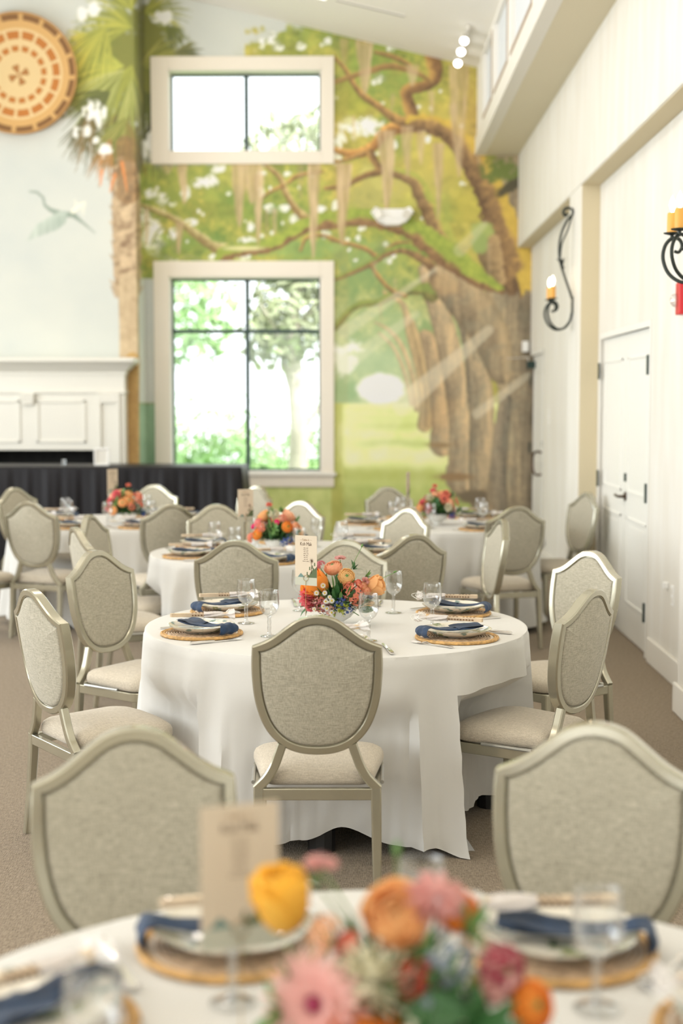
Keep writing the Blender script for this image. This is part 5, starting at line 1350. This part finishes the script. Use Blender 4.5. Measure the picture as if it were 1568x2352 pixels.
menu_card((-1.97, 11.22, TZ), R_(50), 'narrow-looking menu card beside the bar-side flowers', zc=.31)
menu_card((.36, 11.0, TZ), R_(74), 'edge-on menu card beside the oak-side flowers', zc=.30)
# ------------------------------------------------------------------ fireplace mantel on the chimney breast
MX0, MX1, MY = -4.63, -2.545, 15.30
mt = empty('fireplace_mantel', ((MX0 + MX1) / 2, BY, 0)); tag(mt, 'cream panelled mantelpiece around the black firebox', 'fireplace')
def loc_(mb, c): mb.v = [(x - c[0], y - c[1], z - c[2]) for x, y, z in mb.v]; return mb
MC = ((MX0 + MX1) / 2, BY, 0)
M_mantel = mat('cream_mantel_paint', (0.80, 0.775, 0.69), 0.4)
def mp(name, mb, bv=.004):
    o = loc_(mb, MC).obj(name, M_mantel, mt, 0)
    if bv: bevel(o, bv)
    return o
mp('shelf', MB().box(MX0 - .13, MX1 + .13, MY - .16, BY - .003, 2.135, 2.18), .008)
prof = [(0, 2.0), (-.012, 2.0), (-.012, 2.03), (-.03, 2.045), (-.055, 2.07), (-.085, 2.10), (-.115, 2.118), (-.125, 2.134), (0, 2.134)]
mb = MB(); k = len(prof); xa, xb = MX0, MX1
vv = []
for (d, z) in prof: vv += [(xa + d, BY - .003, z), (xa + d, MY + d, z), (xb - d, MY + d, z), (xb - d, BY - .003, z)]
ff = []
for i in range(k - 1):
    for j in range(3): ff.append((i * 4 + j, i * 4 + j + 1, (i + 1) * 4 + j + 1, (i + 1) * 4 + j))
mb.add(vv, ff); mp('crown_moulding', mb, 0)
mp('frieze', MB().box(MX0, MX1, MY, BY - .003, 1.83, 2.0))
mp('rail', MB().box(MX0 - .012, MX1 + .012, MY - .018, BY - .003, 1.80, 1.832), .006)
mp('face', MB().box(MX0, MX1, MY, BY - .003, 1.19, 1.80).box(MX0, FBX0, MY, BY - .003, 0, 1.19).box(FBX1, MX1, MY, BY - .003, 0, 1.19))
def panel(x0, x1, z0, z1, w_=.028):
    m = MB()
    m.box(x0, x1, MY - .014, MY, z1 - w_, z1).box(x0, x1, MY - .014, MY, z0, z0 + w_).box(x0, x0 + w_, MY - .014, MY, z0, z1).box(x1 - w_, x1, MY - .014, MY, z0, z1)
    mp('panel_moulding', m, .005)
panel(-3.50, -2.965, 1.27, 1.73); panel(-4.21, -3.67, 1.27, 1.73)
for x0 in (-2.80, -4.545):
    m = MB(); m.box(x0 - .035, x0, MY - .03, MY, 0, 1.80).box(x0 + .17, x0 + .205, MY - .03, MY, 0, 1.80).box(x0, x0 + .17, MY - .03, MY, 1.70, 1.80).box(x0, x0 + .17, MY - .03, MY, 0, .22); mp('pilaster', m, .004)
m = MB(); m.add([(-3.66, MY - .06, 1.80), (-3.51, MY - .06, 1.80), (-3.525, MY - .045, 1.68), (-3.645, MY - .045, 1.68), (-3.66, MY, 1.80), (-3.51, MY, 1.80), (-3.525, MY, 1.68), (-3.645, MY, 1.68)], [(0, 3, 2, 1), (0, 4, 7, 3), (1, 2, 6, 5), (3, 7, 6, 2), (0, 1, 5, 4)]); mp('keystone', m, .003)
# ------------------------------------------------------------------ black draped bar table
bx0, bx1, by0, by1, bz = -4.75, -1.195, 14.04, 14.80, 1.07
bt = empty('bar_table', ((bx0 + bx1) / 2, (by0 + by1) / 2, 0)); tag(bt, 'tall folding table hidden under the black drape', 'table')
BC = ((bx0 + bx1) / 2, (by0 + by1) / 2, 0)
loc_(MB().box(bx0 + .03, bx1 - .03, by0 + .03, by1 - .03, bz - .05, bz - .012), BC).obj('tabletop', M_wood, bt, 0)
for x in (bx0 + .2, bx1 - .2):
    for y in (by0 + .15, by1 - .15): loc_(MB().tube([(x, y, bz - .05), (x, y, 0)], .018), BC).obj('leg', M_leg, bt)
mb = MB(); per = []
r = random.Random(12)
def edge_pts():
    P = []; c = .03
    for x in np.arange(bx0, bx1, .02): P.append((x, by0, 0, -1))
    for y in np.arange(by0, by1, .02): P.append((bx1, y, 1, 0))
    for x in np.arange(bx1, bx0, -.02): P.append((x, by1, 0, 1))
    for y in np.arange(by1, by0, -.02): P.append((bx0, y, -1, 0))
    return P
EP = edge_pts(); n = len(EP); vv = []; lv = (0, .01, .03, .08, .2, .35, .5, .65, .8, .92, 1.0)
for s in lv:
    for i, (x, y, nx, ny) in enumerate(EP):
        f = .018 * math.sin(i * .55) + .016 * math.sin(i * .23 + 1) + .010 * math.sin(i * 1.3 + 2)
        cor = math.exp(-(min(abs(i - 178), 40) / 7.0) ** 2) + math.exp(-(min(abs(i - 216), 40) / 7.0) ** 2)
        d = (.008 if s > 0 else 0) + s ** .7 * (f + .025 + .05 * cor)
        cxm, cym = (bx0 + bx1) / 2, (by0 + by1) / 2
        vv.append((x + nx * d + (.05 * cor * s if nx == 0 and x > -1.6 else 0), y + ny * d, bz - s * (bz - .01)))
ff = []
for a in range(len(lv) - 1):
    for i in range(n): ff.append((a * n + i, a * n + (i + 1) % n, (a + 1) * n + (i + 1) % n, (a + 1) * n + i))
ff.append(tuple(range(n))[::-1]); mb.add(vv, ff)
o = mb.obj('table_drape', M_blackcloth, None, 40); tag(o, 'black satin drape over the tall table before the fireplace', 'tablecloth')
# white frame and small glass on the bar
t = empty('picture_frame', (-2.615, 14.28, bz + .001), R_(12)); tag(t, 'small white picture frame standing on the black draped table', 'picture frame')
o = MB().box(-.075, -.055, -.012, .012, 0, .18).box(.055, .075, -.012, .012, 0, .18).box(-.055, .055, -.012, .012, 0, .022).box(-.055, .055, -.012, .012, .158, .18).obj('frame', M_plastic, t, 0); bevel(o, .003)
MB().box(-.055, .055, -.002, .004, .022, .158).obj('picture', M_white, t, 0)
MB().box(-.02, .02, .012, .08, 0, .004).obj('easel_foot', M_plastic, t, 0)
o = MB().lathe([(.018, 0), (.020, .002), (.023, .06), (.022, .06), (.019, .004), (0, .004)], 16).obj('votive_glass', M_glass2, None); o.location = (-2.99, 14.25, bz + .001); tag(o, 'tiny clear glass on the black draped table, below the firebox', 'glass')

# ------------------------------------------------------------------ coiled basket plaque
def basket():
    cx, cz, Rr = -3.665, 5.195, .64
    nr, na = 96, 240; V = []; cols = []; F = []
    TAN, DKB, RED, CR, EDGE = lin((214, 172, 112)), lin((134, 98, 62)), lin((192, 124, 62)), lin((226, 200, 150)), lin((190, 146, 92))
    for i in range(nr + 1):
        q = i / nr
        for j in range(na):
            a = 2 * math.pi * j / na; d = math.degrees(a) % 360
            depth = .10 * q ** 2.2 + .0035 * math.sin(q * 2 * math.pi * 30)
            V.append((cx + q * Rr * math.cos(a), BY - .03 - depth, cz + q * Rr * math.sin(a)))
            c = CR.copy()
            s22 = (d / 22.5 + .2) % 1
            if q < .17: c = lin((176, 124, 72)) if (math.sin(a * 4) * 1.0 > -.1) else CR
            elif .38 < q < .47: c = RED if .16 < s22 < .84 else CR
            elif .58 < q < .70: c = RED if .10 < s22 < .90 else CR
            elif .70 < q < .74: c = CR
            elif q >= .74:
                c = TAN * (1.0 if q < .87 else .85)
                if .865 < q < .965: c = DKB if .08 < s22 < .92 else TAN * .95
                elif q >= .965: c = EDGE
            cols.append(np.clip(c * (1 + .10 * math.sin(q * 2 * math.pi * 30) + .05 * math.sin(a * 90)), 0, .9))
    for i in range(nr):
        for j in range(na): F.append((i * na + j, (i + 1) * na + j, (i + 1) * na + (j + 1) % na, i * na + (j + 1) % na))
    k0 = len(V)     # back wall of the rim
    for j in range(na):
        a = 2 * math.pi * j / na; V.append((cx + .97 * Rr * math.cos(a), BY - .003, cz + .97 * Rr * math.sin(a))); cols.append(EDGE * .7)
    for j in range(na): F.append((nr * na + j, k0 + j, k0 + (j + 1) % na, nr * na + (j + 1) % na))
    me = bpy.data.meshes.new('woven_basket'); me.from_pydata(V, [], F); me.materials.append(M_basket)
    ca = me.color_attributes.new('paint', 'FLOAT_COLOR', 'POINT'); arr = np.ones((len(V), 4), dtype=np.float32); arr[:, :3] = np.array(cols, dtype=np.float32); ca.data.foreach_set('color', arr.ravel())
    me.polygons.foreach_set('use_smooth', [True] * len(F)); me.update()
    o = link('woven_basket', me); tag(o, 'round coiled basket with brown checks hung above the mantel', 'wall basket')
basket()

# ------------------------------------------------------------------ wrought iron sconces
def sconce(y, label):
    t = empty('wall_sconce', (XR, y, 2.5)); tag(t, label, 'wall lamp')
    P = MB().box(-.012, 0, -.03, .03, -.07, .07).obj('back_plate', M_iron, t, 0); bevel(P, .004)
    rod = spline([(-.012, 0, .06), (-.03, 0, .12), (-.075, .01, .25), (-.108, .01, .36), (-.118, .01, .47), (-.10, .01, .59), (-.055, .01, .69), (-.012, .01, .745), (-.018, .01, .785), (-.06, .02, .795), (-.085, .03, .765), (-.07, .03, .735), (-.05, .03, .75)], 5)
    n_ = len(rod); MB().tube(rod, [.010 if i < n_ * .7 else .012 for i in range(n_)], 8).obj('stem', M_iron, t)
    MB().tube(spline([(-.012, .02, .74), (-.05, -.02, .62), (-.10, -.02, .50), (-.112, -.01, .38)], 5), .007, 8).obj('stem', M_iron, t)
    m = MB()
    for k in range(5):
        a = k * 1.26; petal(m, (-.09, .01, .32), (math.cos(a) * .3 - .15, math.sin(a) * .3, .9), (math.cos(a), math.sin(a), 0), .07, .02, .2, -.4, 3, 4)
    m.ball((-.088, .01, .31), .016); m.obj('leaf_collar', M_iron, t, 70)
    for s in (-1, 1):
        ax, ay = -.90, .43 * s
        q = [(0, -.06), (.02, -.13), (.07, -.185), (.14, -.195), (.205, -.15), (.235, -.075), (.225, -.01), (.19, .025), (.155, .018), (.14, -.015), (.155, -.045), (.178, -.040)]
        pts = [(ax * d - .008, ay * d, z) for d, z in spline(q, 5)]
        MB().tube(pts, [.0095 - .004 * max(0, i / len(pts) - .75) * 2 for i in range(len(pts))], 8).obj('scroll_arm', M_iron, t)
        cx_, cy__ = ax * .20, ay * .20
        o = MB().lathe([(0, .022), (.008, .022), (.009, .040), (.040, .048), (.043, .053), (0, .052)], 20, 0, (cx_, cy__, 0)).obj('candle_cup', M_iron, t)
        o = MB().lathe([(0, .053), (.025, .053), (.0255, .08), (.0245, .145), (.022, .152), (.0, .149)], 20, 0, (cx_, cy__, 0)).obj('candle', M_candle, t)
        MB().lathe([(0, .15), (.006, .151), (.007, .16), (.014, .175), (.0165, .192), (.013, .212), (.005, .228), (0, .238)], 12, 0, (cx_, cy__, 0)).obj('flame_bulb', M_flame, o)
    return t
sconce(11.84, 'scrolled iron sconce with two amber candles on the pier between the bays')
sconce(7.18, 'near iron candle sconce cut by the right edge, amber candles lit')
# ------------------------------------------------------------------ track spotlights
t = empty('track_light', (1.05, 15.1, ceil_z(1.05) - .0)); tag(t, 'three bright track spotlights by the ceiling corner', 'ceiling light')
MB().box(-.015, .015, -.62, .62, -.045, -.005).obj('track', M_white, t, 0)
for dy in (-.45, 0, .5):
    h = MB().tube([(0, dy, -.045), (0, dy, -.085)], .008).tube([(-.02, dy + .045, -.065), (-.025, dy - .05, -.13)], .038, 16).obj('spot_head', M_white, t)
    M_spot = mat('spot_lens', (1, 1, 1), .4, emis=((1, .97, .9), 9)); MB().ball((-.025, dy - .052, -.133), .040, .024, .040, 12, 6).obj('lens', M_spot, h)
# ------------------------------------------------------------------ white wall fitting on the mural
t = empty('emergency_light', (.34, BACK_Y, 3.765)); tag(t, 'white faceted light fitting mounted on the oak mural', 'wall light')
mb = MB(); P = [(-.235, .055), (-.20, .10), (-.14, .082), (.14, .082), (.20, .10), (.235, .055), (.15, -.055), (.07, -.09), (-.07, -.09), (-.15, -.055)]
k = len(P); mb.add([(x, -.003, z) for x, z in P] + [(x * .95, -.12 if abs(x) < .19 else -.15, z * .95) for x, z in P], [tuple(range(k, 2 * k))[::-1], tuple(range(k))] + [(i, (i + 1) % k, k + (i + 1) % k, k + i) for i in range(k)])
o = mb.obj('housing', M_plastic, t, 0); bevel(o, .006)
for s in (-1, 1):
    o = MB().box(-.045, .045, -.02, .0, -.05, .045).obj('lamp_face', M_white, t, 0); o.location = (s * .155, -.135, .02); o.rotation_euler = (0, s * .35, s * .3); bevel(o, .006)
o = MB().box(-.035, .035, -.05, -.002, -.06, .06).obj('sensor_box', M_plastic, None, 0); bevel(o, .006); o.location = (1.835, BACK_Y, 2.33); tag(o, 'small white box on the back wall beside the far door', 'sensor')
# fire alarm strobe
t = empty('fire_alarm', (XI, 8.44, 2.31)); tag(t, 'red fire alarm with clear strobe at the right edge', 'alarm')
o = MB().box(-.045, 0, -.055, .055, -.095, .095).obj('housing', M_red, t, 0); bevel(o, .008)
MB().ball((-.055, .01, -.01), .03, .03, .04, 12, 8).obj('strobe_lens', M_glass2, t)
# outlet, switch, thermostat
def plate_(y, z, hh, name, label, x=XI):
    t = empty(name, (x, y, z)); tag(t, label, name.replace('_', ' '))
    o = MB().box(-.006, 0, -.036, .036, -hh, hh).obj('cover', M_plastic, t, 0); bevel(o, .002)
    for s in (-1, 1): MB().box(-.009, -.005, -.016, .016, s * hh * .45 - .018, s * hh * .45 + .018).obj('socket' if name != 'thermostat' else 'button', M_white, t, 0)
plate_(8.62, .53, .062, 'wall_outlet', 'white outlet low on the wall right of the double doors')
o = MB().box(-.03, 0, -.02, .02, -.02, .02).obj('white_plug', M_plastic, None, 0); bevel(o, .004); o.location = (XI, 8.76, .575); tag(o, 'tiny white plug beside the low wall outlet', 'plug')
plate_(14.45, 1.56, .075, 'thermostat', 'small white control on the wall by the far door')
M_bark = mat('sunlit_pale_bark', (0.55, 0.50, 0.44), 0.8, noise=(6, 0.2))
# ------------------------------------------------------------------ outside the back windows: lawn, hedge and trees
M_lawn = mat('sunny_lawn', (0.32, 0.46, 0.16), 0.9, noise=(3, .3))
o = MB().box(-22, 18, BACK_Y + .3, 46, -.35, -.25).obj('lawn', M_lawn, None, 0); tag(o, 'sunlit lawn outside the windows', kind='structure')
M_l1 = mat('garden_leaf', (0.30, 0.48, 0.20), 0.5, noise=(2, .5)); M_l2 = mat('glossy_leaf', (0.42, 0.46, 0.30), 0.35, noise=(2, .5))
def leafmass(cs, n, size, seed, m, name, parent):
    r = random.Random(seed); mb = MB()
    tot = sum(c[3] ** 2 for c in cs)
    for (x, y, z, R) in cs:
        for i in range(int(n * R * R / tot)):
            th, ph = r.uniform(0, 6.28), math.asin(r.uniform(-1, 1)); rad = R * r.uniform(.55, 1.05)
            p = Vector((x, y, z)) + sph(th, ph) * rad; d = Vector((r.gauss(0, 1), r.gauss(0, 1), r.gauss(0, 1))).normalized(); e = d.orthogonal().normalized(); s = size * r.uniform(.6, 1.2)
            mb.add([p - d * s, p + e * s * .4, p + d * s, p - e * s * .4], [(0, 1, 2, 3)])
    o = mb.obj(name, m, parent, 0); return o
def tree_(x, y, h, cs, m, n, label, seed, leaf=.12):
    t = empty('garden_tree', (x, y, -.25)); tag(t, label, 'tree', 'trees outside the window')
    tr = MB().tube([(0, 0, 0), (.05, .02, h * .4), (-.05, 0, h * .7), (.1, 0, h)], [.16, .13, .10, .04], 10)
    for k in range(4): tr.tube([(0, 0, h * (.35 + .12 * k)), (math.cos(k * 2) * .7, math.sin(k * 2) * .7, h * (.55 + .12 * k))], [.06, .02], 6)
    tr.obj('trunk', M_bark, t); leafmass(cs, n, leaf, seed, m, 'crown', t)
tree_(-.95, 20.5, 4.2, [(0, 0, 3.2, .7), (.5, .2, 4.0, .9), (-.4, 0, 4.4, .8), (.1, 0, 5.2, .9), (-.3, .1, 2.9, .5)], M_l2, 2600, 'broad-leaved tree close outside the right window panes', 3)
tree_(-5.6, 30, 6, [(0, 0, 4.5, 1.8), (1.6, 0, 4, 1.4), (-1.5, 0, 4.8, 1.6), (.3, 0, 6.2, 1.5)], M_l1, 2600, 'distant green tree outside, seen through the left panes', 4, .2)
def shrub(x, y, R, seed, label):
    t = empty('garden_shrub', (x, y, -.25)); tag(t, label, 'shrub', 'shrubs outside the window')
    MB().tube([(0, 0, 0), (0, 0, R)], [.05, .02], 6).obj('stem', M_trunk, t)
    leafmass([(0, 0, R * .9, R), (R * .7, .1, R * .7, R * .7), (-R * .7, 0, R * .75, R * .7)], 1500, .09, seed, M_l1, 'crown', t)
shrub(-4.1, 25.5, .95, 5, 'left garden shrub outside the big window'); shrub(-2.3, 24.0, .8, 6, 'middle garden shrub outside the big window'); shrub(-.3, 26.0, 1.1, 7, 'right garden shrub outside the big window'); shrub(-3.0, 28.0, 1.2, 8, 'rear garden shrub outside the big window')
